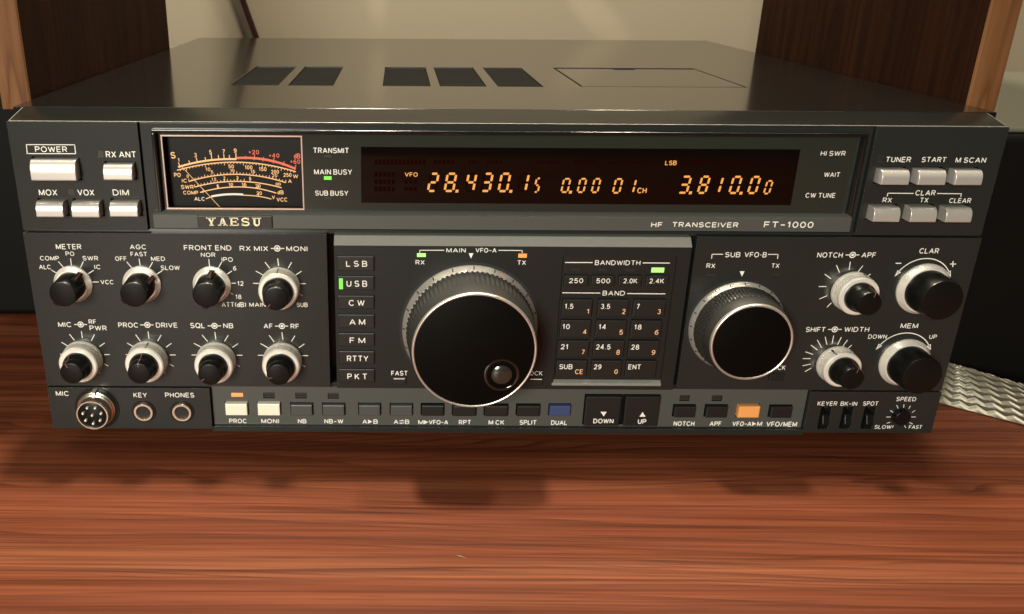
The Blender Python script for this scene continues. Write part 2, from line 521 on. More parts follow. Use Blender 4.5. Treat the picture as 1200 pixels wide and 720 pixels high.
def wood(name, cols, along, scale, rough, ring=0.5, fine=0.35, coat=0.0, spec=0.5):
    """grain runs along one object axis; cols dark, mid, light"""
    m = bpy.data.materials.new(name)
    m.use_nodes = True
    nt = m.node_tree
    N, L = nt.nodes.new, nt.links.new
    b = nt.nodes['Principled BSDF']
    tc = N('ShaderNodeTexCoord')
    mp = N('ShaderNodeMapping')
    L(tc.outputs['Object'], mp.inputs['Vector'])
    s = [scale[1]] * 3
    s[along] = scale[0]
    mp.inputs['Scale'].default_value = s
    n1 = N('ShaderNodeTexNoise')               # broad bands
    n1.inputs['Scale'].default_value = 1.0
    n1.inputs['Detail'].default_value = 2.0
    n1.inputs['Roughness'].default_value = 0.45
    L(mp.outputs[0], n1.inputs['Vector'])
    mul = N('ShaderNodeMath')
    mul.operation = 'MULTIPLY'
    mul.inputs[1].default_value = 6.0
    L(n1.outputs['Fac'], mul.inputs[0])
    fr = N('ShaderNodeMath')
    fr.operation = 'FRACT'
    L(mul.outputs[0], fr.inputs[0])
    cr = N('ShaderNodeValToRGB')               # light growth fading to a dark line
    e = cr.color_ramp.elements
    e[0].position, e[0].color = 0.0, (*cols[0], 1)
    e[1].position, e[1].color = 1.0, (*cols[0], 1)
    for p, c in ((0.12, cols[1]), (0.45, cols[2]), (0.8, cols[1]), (0.93, [(p + q) / 2 for p, q in zip(cols[0], cols[1])])):
        x = e.new(p)
        x.color = (*c, 1)
    L(fr.outputs[0], cr.inputs[0])
    mp2 = N('ShaderNodeMapping')
    L(tc.outputs['Object'], mp2.inputs['Vector'])
    s2 = [scale[1] * 9] * 3
    s2[along] = scale[0] * 4
    mp2.inputs['Scale'].default_value = s2
    n2 = N('ShaderNodeTexNoise')               # fibres
    n2.inputs['Scale'].default_value = 1.0
    n2.inputs['Detail'].default_value = 4.0
    n2.inputs['Roughness'].default_value = 0.65
    L(mp2.outputs[0], n2.inputs['Vector'])
    mr = N('ShaderNodeMapRange')
    mr.inputs['From Min'].default_value = 0.25
    mr.inputs['From Max'].default_value = 0.75
    mr.inputs['To Min'].default_value = 1 - fine
    mr.inputs['To Max'].default_value = 1 + fine * 0.6
    L(n2.outputs['Fac'], mr.inputs['Value'])
    base = N('ShaderNodeMix')
    base.data_type = 'RGBA'
    base.inputs[0].default_value = ring
    base.inputs[6].default_value = (*cols[1], 1)
    L(cr.outputs['Color'], base.inputs[7])
    mx = N('ShaderNodeMix')
    mx.data_type = 'RGBA'
    mx.blend_type = 'MULTIPLY'
    mx.inputs[0].default_value = 1.0
    L(base.outputs[2], mx.inputs[6])
    L(mr.outputs['Result'], mx.inputs[7])
    n3 = N('ShaderNodeTexNoise')               # slow change of tone
    n3.inputs['Scale'].default_value = 0.35
    n3.inputs['Detail'].default_value = 1.0
    L(mp.outputs[0], n3.inputs['Vector'])
    mr3 = N('ShaderNodeMapRange')
    mr3.inputs['From Min'].default_value = 0.3
    mr3.inputs['From Max'].default_value = 0.7
    mr3.inputs['To Min'].default_value = 0.8
    mr3.inputs['To Max'].default_value = 1.18
    L(n3.outputs['Fac'], mr3.inputs['Value'])
    mx3 = N('ShaderNodeMix')
    mx3.data_type = 'RGBA'
    mx3.blend_type = 'MULTIPLY'
    mx3.inputs[0].default_value = 1.0
    L(mx.outputs[2], mx3.inputs[6])
    L(mr3.outputs['Result'], mx3.inputs[7])
    L(mx3.outputs[2], b.inputs['Base Color'])
    b.inputs['Roughness'].default_value = rough
    b.inputs['Coat Weight'].default_value = coat
    b.inputs['Coat Roughness'].default_value = 0.25
    b.inputs['Specular IOR Level'].default_value = spec
    bp = N('ShaderNodeBump')
    bp.inputs['Strength'].default_value = 0.08
    bp.inputs['Distance'].default_value = 0.0004
    L(n2.outputs['Fac'], bp.inputs['Height'])
    L(bp.outputs['Normal'], b.inputs['Normal'])
    return m



def desk_wood():
    m = bpy.data.materials.new('red_brown_wood')
    m.use_nodes = True
    nt = m.node_tree
    N, L = nt.nodes.new, nt.links.new
    b = nt.nodes['Principled BSDF']
    tc = N('ShaderNodeTexCoord')

    def noise(sx, sy, detail, rough, dist=0.0):
        mp = N('ShaderNodeMapping')
        mp.inputs['Scale'].default_value = (sx, sy, sy)
        L(tc.outputs['Object'], mp.inputs['Vector'])
        n = N('ShaderNodeTexNoise')
        n.inputs['Scale'].default_value = 1.0
        n.inputs['Detail'].default_value = detail
        n.inputs['Roughness'].default_value = rough
        n.inputs['Distortion'].default_value = dist
        L(mp.outputs[0], n.inputs['Vector'])
        return n.outputs['Fac']

    def math_(op, a, bval):
        n = N('ShaderNodeMath')
        n.operation = op
        L(a, n.inputs[0])
        if isinstance(bval, (int, float)):
            n.inputs[1].default_value = bval
        else:
            L(bval, n.inputs[1])
        return n.outputs[0]

    def remap(a, f0, f1, t0, t1):
        n = N('ShaderNodeMapRange')
        n.inputs['From Min'].default_value = f0
        n.inputs['From Max'].default_value = f1
        n.inputs['To Min'].default_value = t0
        n.inputs['To Max'].default_value = t1
        L(a, n.inputs['Value'])
        return n.outputs['Result']

    def mixc(fac, ca, cb):
        n = N('ShaderNodeMix')
        n.data_type = 'RGBA'
        L(fac, n.inputs[0])
        for i, c in ((6, ca), (7, cb)):
            if isinstance(c, tuple):
                n.inputs[i].default_value = (*c, 1)
            else:
                L(c, n.inputs[i])
        return n.outputs[2]
    tone = remap(noise(1.8, 120, 3, 0.6), 0.3, 0.7, 0, 1)
    col = mixc(tone, (0.095, 0.022, 0.0087), (0.158, 0.045, 0.0188))
    pale = remap(noise(1.2, 36, 1, 0.5), 0.56, 0.74, 0, 0.55)
    col = mixc(pale, col, (0.20, 0.068, 0.031))
    # growth rings: thin dark lines along contour lines of a smooth stretched field
    fld = noise(1.7, 13, 2.2, 0.45, 0.0)
    fr = N('ShaderNodeMath')
    fr.operation = 'FRACT'
    sep = N('ShaderNodeSeparateXYZ')
    L(tc.outputs['Object'], sep.inputs[0])
    lin = math_('ADD', math_('MULTIPLY', sep.outputs['Y'], 88.0), math_('MULTIPLY', sep.outputs['X'], 1.6))
    L(math_('ADD', lin, math_('MULTIPLY', fld, 9.0)), fr.inputs[0])
    saw = fr.outputs[0]
    wob = remap(noise(5, 240, 2, 0.6), 0.3, 0.7, 0.1, 0.95)
    line = math_('MULTIPLY', remap(saw, 0.55, 0.98, 0.0, 1.0), wob)
    col = mixc(line, col, (0.066, 0.0155, 0.0065))
    fr2 = N('ShaderNodeMath')
    fr2.operation = 'FRACT'
    L(math_('ADD', math_('MULTIPLY', sep.outputs['Y'], 300.0), math_('MULTIPLY', noise(2.4, 19, 2, 0.5), 16.0)), fr2.inputs[0])
    thin = math_('MULTIPLY', remap(fr2.outputs[0], 0.6, 0.95, 0.0, 0.75), remap(noise(4, 130, 2, 0.6), 0.42, 0.66, 0.0, 1.0))
    col = mixc(thin, col, (0.045, 0.0105, 0.0045))
    fib = remap(noise(6, 560, 3, 0.7), 0.3, 0.7, 0.62, 1.3)
    por = remap(noise(26, 1700, 2, 0.6), 0.62, 0.72, 1.0, 0.62)
    f2 = math_('MULTIPLY', fib, por)
    mx = N('ShaderNodeMix')
    mx.data_type = 'RGBA'
    mx.blend_type = 'MULTIPLY'
    mx.inputs[0].default_value = 1.0
    L(col, mx.inputs[6])
    L(f2, mx.inputs[7])
    L(mx.outputs[2], b.inputs['Base Color'])
    L(remap(noise(14, 90, 3, 0.6), 0.3, 0.7, 0.4, 0.58), b.inputs['Roughness'])
    b.inputs['Specular IOR Level'].default_value = 0.16
    bp = N('ShaderNodeBump')
    bp.inputs['Strength'].default_value = 0.12
    bp.inputs['Distance'].default_value = 0.0003
    L(f2, bp.inputs['Height'])
    L(bp.outputs['Normal'], b.inputs['Normal'])
    return m


MATS['desk'] = desk_wood()
MATS['walnut'] = wood('dark_walnut', ((0.006, 0.0017, 0.0007), (0.0135, 0.0043, 0.0017), (0.021, 0.0072, 0.0029)), 2, (3.0, 60), 0.6, ring=0.5, fine=0.35, spec=0.05)
MATS['oak'] = wood('oak_edge', ((0.08, 0.03, 0.0105), (0.155, 0.068, 0.026), (0.19, 0.09, 0.037)), 2, (5.0, 75), 0.55, ring=0.7, fine=0.25, spec=0.12)
MATS['stick'] = mat('dark_red_wood', (0.016, 0.0035, 0.0025), 0.5, 0, 0.2)
MATS['wall'] = mat('wall_paint', (0.215, 0.184, 0.13), 0.8, 0, 0.3, bump=(260, 0.15, 0.0005))


def braid_material():
    m = bpy.data.materials.new('tinned_braid')
    m.use_nodes = True
    b = m.node_tree.nodes['Principled BSDF']
    b.inputs['Base Color'].default_value = (0.2, 0.184, 0.135, 1)
    b.inputs['Metallic'].default_value = 0.55
    b.inputs['Roughness'].default_value = 0.42
    return m


MATS['braid'] = braid_material()
MATS['braid_dark'] = mat('braid_gap', (0.045, 0.038, 0.022), 0.6)

# ------------------------------------------------------------------ the setting
ZD = -12.0                     # desk top; the radio's underside is at 0
d = MB()
d.box(-900, 1300, -700, 438, ZD - 26, ZD)
desk = build(d, 'desk', MATS['desk'], bevel=2)
desk['kind'] = 'structure'
d = MB()
d.box(-1200, 1700, 440, 460, -700, 1300)
wall = build(d, 'wall', MATS['wall'])
wall['kind'] = 'structure'

# ------------------------------------------------------------------ shelf boards, boxes, rod
def board(x_in, side, y0, y1, z0, label):
    root = empty('shelf_board', (x_in, (y0 + y1) / 2, z0), label, 'board')
    b = MB()
    b.box(min(x_in, x_in + side * 13), max(x_in, x_in + side * 13), y0 + 2.2, y1, z0, 420)
    build(b, 'side_panel', MATS['walnut'], root)
    b = MB()
    b.box(min(x_in, x_in + side * 13) - .0, max(x_in, x_in + side * 13) + .0, y0, y0 + 2.15, z0, 420)
    build(b, 'front_edge', MATS['oak'], root, bevel=0.4)
    return root


board(-213.4, -1, 35, 296, 145.5, 'dark walnut shelf board with oak front edge, standing left of the radio')
board(213.4, 1, 36, 290, 134.5, 'dark walnut shelf board with oak front edge, standing right of the radio')


def case(name, x0, x1, y0, y1, z1, label):
    root = empty(name, ((x0 + x1) / 2, (y0 + y1) / 2, ZD), label, 'box')
    b = MB()
    b.box(x0, x1, y0, y1, ZD, z1 - 3)
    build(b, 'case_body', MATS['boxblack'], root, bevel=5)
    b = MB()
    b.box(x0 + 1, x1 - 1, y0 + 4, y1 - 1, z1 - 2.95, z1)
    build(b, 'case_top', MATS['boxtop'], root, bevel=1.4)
    return root


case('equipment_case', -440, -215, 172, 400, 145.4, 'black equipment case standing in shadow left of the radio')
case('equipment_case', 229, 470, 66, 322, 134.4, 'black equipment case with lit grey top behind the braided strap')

d = MB()
px_ = [(-120, -12), (-254, 410)]
d.add([(-122.3, 431, -12), (-117.6, 431, -12), (-117.6, 436, -12), (-122.3, 436, -12),
       (-257.3, 431, 410), (-252.6, 431, 410), (-252.6, 436, 410), (-257.3, 436, 410)],
      [[0, 1, 2, 3], [7, 6, 5, 4], [0, 4, 5, 1], [1, 5, 6, 2], [2, 6, 7, 3], [3, 7, 4, 0]])
o = build(d, 'wooden_rod', MATS['stick'], bevel=0.6)
o['label'] = 'thin dark red wooden rod leaning against the wall behind the radio'
o['category'] = 'rod'

# ------------------------------------------------------------------ the transceiver: cabinet
R = empty('radio_transceiver', (0, 196, ZD), 'dark grey amateur radio transceiver with lit orange display and many knobs', 'radio')

c = MB()
c.box(-208, 208, 13, 392, 0, 146)
cab = build(c, 'cabinet', MATS['center'], R)

LZ = 150.2
VENTS = [((300, 77.7), (346.7, 77.7), (328, 99), (271.7, 99)), ((356.7, 78.6), (402.7, 78.8), (390, 99.3), (338.3, 99.3)),
         ((451, 79), (500, 79.3), (503.3, 100), (449.3, 99.8)), ((509.3, 79.3), (556, 79.6), (568.3, 100.6), (514.3, 100)),
         ((566.7, 79.3), (612.7, 80), (634.3, 100.6), (581.7, 100.5))]


def on_top(u, v, z):
    dd = RC.transposed() @ mathutils.Vector(((u - PX) / FPX, (v - PY) / FPX, 1))
    t = (z - CAM[2]) / dd[2]
    p = CAM + dd * t
    return p[0], p[1]


YL0, YL1 = 88.5, 178.5
holes = []
for q in VENTS:
    xa = (on_top(*q[0], LZ)[0] + on_top(*q[3], LZ)[0]) / 2
    xb = (on_top(*q[1], LZ)[0] + on_top(*q[2], LZ)[0]) / 2
    holes.append((xa, xb, YL0, YL1))
# lid built as a slab with pockets; the plate helper works in x,z so it is laid down afterwards
c = MB()
hx0 = on_top(681, 101, LZ)[0] - 0.5
hx1 = on_top(872, 101, LZ)[0]
HY0, HY1 = 90.5, 180.5
groove = [(hx0, hx1, HY0, HY0 + 2.2, 1.5), (hx0, hx0 + 1.2, HY0 + 2.2, HY1 - 7.5, 1.5), (hx1 - 1.2, hx1, HY0 + 2.2, HY1 - 7.5, 1.5),
          (hx0, hx1, HY1 - 7.5, HY1, 2.2), ((hx0 + hx1) / 2 - 8, (hx0 + hx1) / 2 + 5, HY1 - 12, HY1 - 7.5, 1.6)]
c.plate(-212, 212, 13.0, 393, 0, 3.4, [(a, b, y0, y1, 2.0) for a, b, y0, y1 in holes] + groove, 0, 1)
c.v = [(x, z, LZ - y) for x, y, z in c.v]
lid = build(c, 'lid', [MATS['lid'], MATS['hole']], R, bevel=0.5)
for a, b, y0, y1 in holes:
    g = MB()
    n = 17
    for k in range(n):
        ya = y0 + 1 + (y1 - y0 - 2) * k / n
        g.box(a + .4, b - .4, ya, ya + 3.4, LZ - 1.9, LZ - 0.7)
    build(g, 'vent_grille', MATS['grille'], lid)
for x in (-205.5, 205.5):
    for y in (330,):
        pass

# front frame: bevelled top strip and sides
c = MB()
c.add([(-210, 0.9, 146), (210, 0.9, 146), (207.6, 12.2, 150), (-207.8, 12.2, 150), (-210, 14, 146), (210, 14, 146), (207.6, 14, 150), (-207.8, 14, 150)],
      [[0, 1, 2, 3], [3, 2, 6, 7], [0, 3, 7, 4], [1, 5, 6, 2], [0, 4, 5, 1], [4, 7, 6, 5]])
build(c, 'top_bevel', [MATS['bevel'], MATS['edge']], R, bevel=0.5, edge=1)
for fx in (-142, 143):
    c = MB()
    c.lathe(0, 0, 0, [(0, 0), (0, 9.5), (11.2, 9.0), (12, 8.2), (12, 0)], 32)
    c.v = [(fx + x, 34 + z, ZD + 12 + y) for x, y, z in c.v]
    build(c, 'foot', MATS['foot'], R, smooth=40)

# ------------------------------------------------------------------ front panel
BTN_Y = -5.0
SILVER = [  # silver push buttons, front faces in the photo
    (33.5, 188.5, 90, 212.5), (119.7, 193.8, 155.5, 211.8), (40.5, 237.5, 75, 255.2), (82.5, 238, 117, 255.5), (127.3, 237.8, 162, 254.8),
    (1032, 200.2, 1068, 217.3), (1075, 200.4, 1111, 217.5), (1118, 200.6, 1154, 217.6),
    (1022.5, 244, 1057, 260.7), (1065.5, 244.2, 1100, 261), (1107, 244.6, 1141.5, 261.3)]


def srect(b):
    return rect(*b, BTN_Y)


def pocket(r, g=0.7, depth=6.0):
    return (r[0] - g, r[1] + g, r[2] - g, r[3] + g, depth)


ZT, ZM = 146.0, 98.9                          # top of the panel, seam between the upper and lower halves
xl = at(166, 200, 0)[0]                       # inner edges of the two upper blocks
xr = at(1018, 200, 0)[0]
LEDS_UP = [(113.5, 177, 121.5, 184.8), (78.5, 221.5, 87, 229.3), (1027.5, 182, 1035.5, 190)]
fp = MB()
hl = [pocket(srect(b)) for b in SILVER[:5]] + [(*rect(*b, 0), .5) for b in LEDS_UP[:2]]
hr = [pocket(srect(b)) for b in SILVER[5:]] + [(*rect(*b, 0), .5) for b in LEDS_UP[2:]]
fp.plate(-210, xl, ZM, ZT, 0, 14, hl)
fp.plate(xr, 210, ZM, ZT, 0, 14, hr)
# lower half: knob fields
YLOW = -1.0
xk = at(384.5, 360, YLOW)[0]
xs_ = at(806, 360, YLOW)[0]
zlow = 23.4
fp.plate(-210, xk, zlow, 97.9, YLOW, 13)
fp.plate(xs_, 210, zlow, 97.9, YLOW, 13)
# seam, set back
fp.box(-209, 209, 3, 13, 97.2, 99.6)
# bottom corner blocks
YB = -1.6
xb0 = at(247, 480, YB)[0]
xb1 = at(947, 480, YB)[0]
fp.plate(-210, xb0, 1.0, 22.6, YB, 13)
SW = [(957.5, 477, 974.5, 503), (983, 477, 1000.5, 503), (1008, 477, 1026.5, 503)]
swr = [rect(*b, YB) for b in SW]
fp.plate(xb1, 210, 1.0, 22.6, YB, 13, [(a, b, z0, z1, 5) for a, b, z0, z1 in swr])
fp.box(-209, 209, 2, 13, 21.5, 24.2)
# lip along the bottom
fp.box(xb0 - .02, xb1 + .02, -1.0, 13, -0.6, 2.0)

# printing on the front panel --------------------------------------------------
pr = MB()
W = lambda s, b, y, **k: pr.text(s, b, y, **k)
yU = -0.12
for s, b in (('POWER', (40.5, 171.8, 79, 178.6)), ('RX ANT', (123.5, 177.5, 160, 185)), ('MOX', (45, 222.2, 67.5, 229.4)), ('VOX', (90.3, 222.2, 110.8, 229.4)),
             ('DIM', (131.7, 222.2, 151.4, 229.4)), ('TUNER', (1037.3, 184, 1068.2, 190.4)), ('START', (1079.6, 184.2, 1109.8, 190.4)), ('M SCAN', (1119.1, 184.7, 1156.4, 191)),
             ('CLAR', (1072.2, 223.1, 1096.9, 229.4)), ('RX', (1033.8, 231.9, 1045.8, 237.7)), ('TX', (1077.3, 231.9, 1088.6, 237.7)), ('CLEAR', (1111.8, 232.4, 1138.6, 238.2))):
    W(s, b, yU)
for a in ((30.7, 169.7, 88, 169.9), (30.9, 180.2, 88.2, 180.3), (30.8, 169.5, 32, 180.4), (87.4, 169.5, 88.6, 180.4)):
    pr.line(*a, yU, 0.34)
for a in ((1040.4, 226.6, 1070.7, 226.9), (1040.5, 226.4, 1039.7, 230.4), (1098.2, 227, 1126.9, 227.3), (1126.7, 227, 1125.9, 231)):
    pr.line(*a, yU, 0.34)
yL = YLOW - 0.12
LOW = [('METER', 65, 286.2, 95.5, 292.4), ('PO', 76.5, 295, 87.3, 300.2), ('COMP', 46.5, 300.2, 69.5, 305.5), ('SWR', 96.5, 300.2, 115.2, 305.5), ('ALC', 45.3, 310.4, 59.8, 315.7),
       ('IC', 110.3, 310.4, 118, 315.7), ('VCC', 117.5, 328.2, 133.2, 333.4), ('AGC', 151.8, 286.8, 171.3, 292.4), ('FAST', 152.7, 295.4, 172.7, 300.6), ('OFF', 134.6, 300.6, 148.7, 305.9),
       ('MED', 176.7, 300.8, 193.6, 306), ('SLOW', 188.2, 311.4, 210.8, 316.6), ('FRONT END', 215.2, 287.6, 271.3, 293.7), ('NOR', 235.2, 296.3, 252.4, 301.4),
       ('IPO', 259.6, 301.7, 273, 307), ('6', 273, 312, 277, 317.3), ('12', 278, 329.7, 285.6, 335), ('18', 275.8, 345.5, 283, 350.6), ('ATT(dB)', 259.6, 354.3, 288.5, 360),
       ('MAIN', 292, 354.8, 311.5, 359.8), ('SUB', 347.5, 354.9, 360.6, 360), ('RX MIX', 280.7, 288.5, 314.3, 294.4), ('MONI', 335.4, 288.8, 360.3, 294.7),
       ('MIC', 67.7, 377.6, 83.8, 383.5), ('RF', 103.6, 374.6, 113, 380), ('PWR', 104.6, 381.8, 125.3, 387.6), ('PROC', 138.2, 378.2, 162, 384.1), ('DRIVE', 182.5, 378.4, 208.3, 384.2),
       ('SQL', 222.8, 378.6, 240.4, 385), ('NB', 261.4, 379, 273.5, 384.9), ('AF', 308.8, 379.5, 319.8, 385.2), ('RF', 340.4, 379.7, 350.7, 385.4),
       ('SUB', 849.4, 295.6, 868.2, 301.7), ('VFO·B', 872, 295.7, 899, 301.8), ('RX', 827.5, 309, 838.5, 314.4), ('TX', 903.5, 309, 913.7, 314.3), ('LOCK', 901.5, 428.4, 921, 433.7),
       ('NOTCH', 957.2, 296, 988.2, 302.2), ('APF', 1009.2, 296, 1027.2, 302.2), ('CLAR', 1076.8, 291.1, 1101, 297.4), ('MEM', 1054.9, 379.1, 1076.6, 385), ('DOWN', 1017, 392.2, 1039.8, 397.3),
       ('UP', 1088.4, 392.4, 1098.4, 397.4), ('SHIFT', 944, 383.5, 968, 389.3), ('WIDTH', 988.9, 383.4, 1019.2, 389.2)]
for t in LOW:
    W(t[0], t[1:], yL)


def Z(ox, oy, k, lst, y, wd=0.34):
    for a in lst:
        pr.line(ox + a[0] / k, oy + a[1] / k, ox + a[2] / k, oy + a[3] / k, y, wd)


Z(20, 270, 5.54, [(222, 258, 264, 283), (268, 203, 302, 242), (347, 183, 353, 228), (430, 203, 410, 246), (497, 260, 460, 284), (484, 336, 530, 336),
                  (712, 205, 747, 248), (792, 185, 799, 230), (880, 207, 857, 248), (943, 262, 904, 287)], yL)
Z(200, 270, 5.54, [(247, 187, 253, 238), (332, 205, 306, 252), (397, 265, 358, 291), (386, 344, 423, 344), (381, 403, 405, 417),
                   (553, 265, 600, 291), (612, 207, 644, 248), (695, 183, 701, 232), (785, 208, 763, 247), (850, 266, 812, 290), (836, 347, 877, 347), (535, 345, 582, 345), (832, 411, 857, 426)], yL)
Z(20, 365, 4.965, [(258, 180, 300, 205), (305, 133, 334, 170), (374, 116, 380, 156), (450, 135, 433, 170), (510, 184, 480, 205), (508, 252, 540, 252), (250, 250, 270, 250), (506, 305, 530, 318), (470, 348, 484, 362),
                   (640, 185, 680, 207), (690, 136, 717, 173), (762, 118, 768, 160), (838, 138, 818, 173), (898, 186, 867, 209), (888, 254, 923, 254), (632, 252, 660, 252), (886, 307, 912, 320), (852, 352, 866, 364)], yL)
Z(200, 365, 4.965, [(135, 186, 178, 209), (183, 138, 215, 176), (257, 120, 263, 163), (335, 140, 313, 175), (392, 188, 360, 210), (384, 256, 417, 256), (122, 254, 155, 254), (381, 309, 402, 322),
                    (523, 188, 566, 212), (573, 140, 602, 178), (647, 123, 653, 166), (723, 142, 703, 175), (778, 190, 746, 212), (767, 258, 800, 258), (507, 256, 541, 256), (763, 311, 783, 323)], yL)
Z(930, 270, 3.788, [(112, 250, 146, 250), (115, 305, 148, 291), (148, 342, 168, 322), (138, 195, 166, 215), (190, 155, 204, 188), (252, 140, 246, 176), (308, 157, 286, 185), (342, 195, 319, 209),
                    (40, 570, 76, 570), (40, 602, 75, 594), (50, 628, 78, 612), (53, 540, 86, 551), (77, 510, 106, 532), (105, 487, 124, 521), (140, 473, 148, 508), (178, 467, 171, 503), (212, 475, 195, 508), (240, 487, 216, 518), (258, 510, 236, 529)], yL)
for u0, u1, v, uc in ((317.3, 333, 291.4, 324.9), (86.9, 102, 380.5, 94.5), (164.2, 180, 381, 172.7), (243.3, 259, 382.1, 251.3), (322.3, 337.6, 382.4, 330.4),
                      (991, 1007, 299, 999.2), (970.4, 986.2, 386.3, 978.3)):
    pr.line(u0, v, uc - 2, v, yL, 0.4)
    pr.line(uc + 2, v, u1, v, yL, 0.4)
    x, z = at(uc, v, yL)
    pr.disc(x, z, 1.45, yL, r_in=1.0)
    pr.disc(x, z, 0.62, yL)


def curve(p0, p1, p2, n=24):
    # a smooth curve through three photo points
    out = []
    for i in range(n + 1):
        t = i / n
        a, b, cc = (1 - t) * (1 - 2 * t), 4 * t * (1 - t), t * (2 * t - 1)
        out.append((a * p0[0] + b * p1[0] + cc * p2[0], a * p0[1] + b * p1[1] + cc * p2[1]))
    return out


def arrow_arc(p0, p1, p2, y):
    pts = [at(*q, y) for q in curve(p0, p1, p2)]
    # round it like a circle through the three points
    (ax, az), (bx, bz), (cx_, cz_) = pts[0], pts[12], pts[-1]
    dd = 2 * (ax * (bz - cz_) + bx * (cz_ - az) + cx_ * (az - bz))
    ox = ((ax * ax + az * az) * (bz - cz_) + (bx * bx + bz * bz) * (cz_ - az) + (cx_ * cx_ + cz_ * cz_) * (az - bz)) / dd
    oz = ((ax * ax + az * az) * (cx_ - bx) + (bx * bx + bz * bz) * (ax - cx_) + (cx_ * cx_ + cz_ * cz_) * (bx - ax)) / dd
    r = math.hypot(ax - ox, az - oz)
    a0, a1 = math.atan2(az - oz, ax - ox), math.atan2(cz_ - oz, cx_ - ox)
    if a0 < -pi / 2:
        a0 += 2 * pi
    arc = [(ox + r * cos(a0 + (a1 - a0) * i / 30), oz + r * sin(a0 + (a1 - a0) * i / 30)) for i in range(31)]
    pr.strip(arc, 0.42, y)
    for (tx, tz), (qx, qz) in ((arc[0], arc[2]), (arc[-1], arc[-3])):
        L = math.hypot(tx - qx, tz - qz)
        ex, ez = (tx - qx) / L, (tz - qz) / L
        pr.flat([(tx + ex * 1.6, tz + ez * 1.6), (tx - ex * 1.4 - ez * 1.0, tz - ez * 1.4 + ex * 1.0), (tx - ex * 1.4 + ez * 1.0, tz - ez * 1.4 - ex * 1.0)], y)


arrow_arc((1051.3, 321), (1082.5, 303.3), (1112.8, 321.5), yL)
arrow_arc((1029.2, 407), (1059.4, 390.6), (1089.4, 407.5), yL)
pr.line(1049.6, 308.8, 1056.2, 308.8, yL, 0.45)
pr.line(1113.4, 309.6, 1120.2, 309.7, yL, 0.45)
pr.line(1116.9, 306.2, 1116.5, 313.1, yL - .02, 0.45)
for a in ((834.4, 298.2, 847.3, 298.2), (834.5, 298, 833.9, 303.3), (899.9, 298.3, 912, 298.4), (911.8, 298.2, 911.1, 303.6)):
    pr.line(*a, yL, 0.34)
pr.flat([at(866.8, 318, yL), at(872.6, 318.1, yL), at(869.4, 324.4, yL)], yL)
yB = YB - 0.12
for t in (('MIC', 65, 458.5, 80.8, 464.2), ('KEY', 156, 460.4, 172.5, 466), ('PHONES', 193.2, 460.4, 227.8, 466), ('KEYER', 957.7, 470.6, 981.5, 475.6), ('BK-IN', 984.7, 470.8, 1005, 475.8),
          ('SPOT', 1011, 470.6, 1029.9, 475.7), ('SPEED', 1050, 465.4, 1074.2, 470.4), ('SLOW', 1024.5, 498.3, 1045, 502.8), ('FAST', 1064.6, 498.4, 1081, 502.9)):
    W(t[0], t[1:], yB)
Z(930, 420, 4.444, [(575, 240, 573, 258), (537, 245, 545, 262), (503, 272, 518, 282), (483, 306, 506, 306), (485, 339, 503, 333), (608, 248, 600, 263), (633, 272, 617, 283), (613, 306, 636, 306),
                    (603, 334, 620, 343), (520, 350, 513, 363), (578, 351, 584, 363)], yB, 0.3)
fp.merge(pr, 2)
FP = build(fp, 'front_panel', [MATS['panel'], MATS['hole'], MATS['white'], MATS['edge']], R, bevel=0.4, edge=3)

# ------------------------------------------------------------------ silver buttons
for b in SILVER:
    x0, x1, z0, z1 = srect(b)
    h = z1 - z0
    k = MB()
    prof = [(3, z1 - 0.1), (-2.6, z1 - 0.1)]
    for i in range(9):
        a = i / 8 * pi / 2
        prof.append((-2.6 - 2.6 * sin(a), z1 - 0.1 - (1 - cos(a)) * h * 0.62))
    prof += [(BTN_Y - .25, z0 + 0.5), (BTN_Y + .1, z0 + .1), (BTN_Y + .6, z0), (3, z0)]
    k.profile(prof, x0, x1)
    build(k, 'push_button', MATS['silverbtn'], R, smooth=45, bevel=0.25)
for b in LEDS_UP:
    x0, x1, z0, z1 = rect(*b, 0)
    k = MB()
    k.box(x0 + .1, x1 - .1, .2, 1, z0 + .1, z1 - .1)
    build(k, 'indicator_light', MATS['led_off'], R)

# ------------------------------------------------------------------ display section
YF, YW = 2.0, 4.0
fr = MB()
zt = at(600, 137, YF)[1]
wx0, wx1 = at(186.5, 200, YF)[0], at(1003.5, 200, YF)[0]
wz1, wz0 = at(600, 157.5, YF)[1], at(600, 250.5, YF)[1]
fr.plate(xl + .3, xr - .3, ZM + .3, 145.7, YF, 13, [(wx0, wx1, wz0, wz1, 10.0)])
build(fr, 'display_surround', [MATS['panel'], MATS['hole']], R, bevel=0.3)
# glossy bezel round the window
bz = MB()
t = 1.5
zo = 1.9
for (a, b, e, f) in ((wx0 - t, wx1 + t, wz1, wz1 + t), (wx0 - t, wx0, wz0, wz1), (wx1, wx1 + t, wz0, wz1)):
    bz.box(a, b, YF - zo, YF + 1.5, e, f)
build(bz, 'window_bezel', MATS['lid'], R, bevel=0.5)

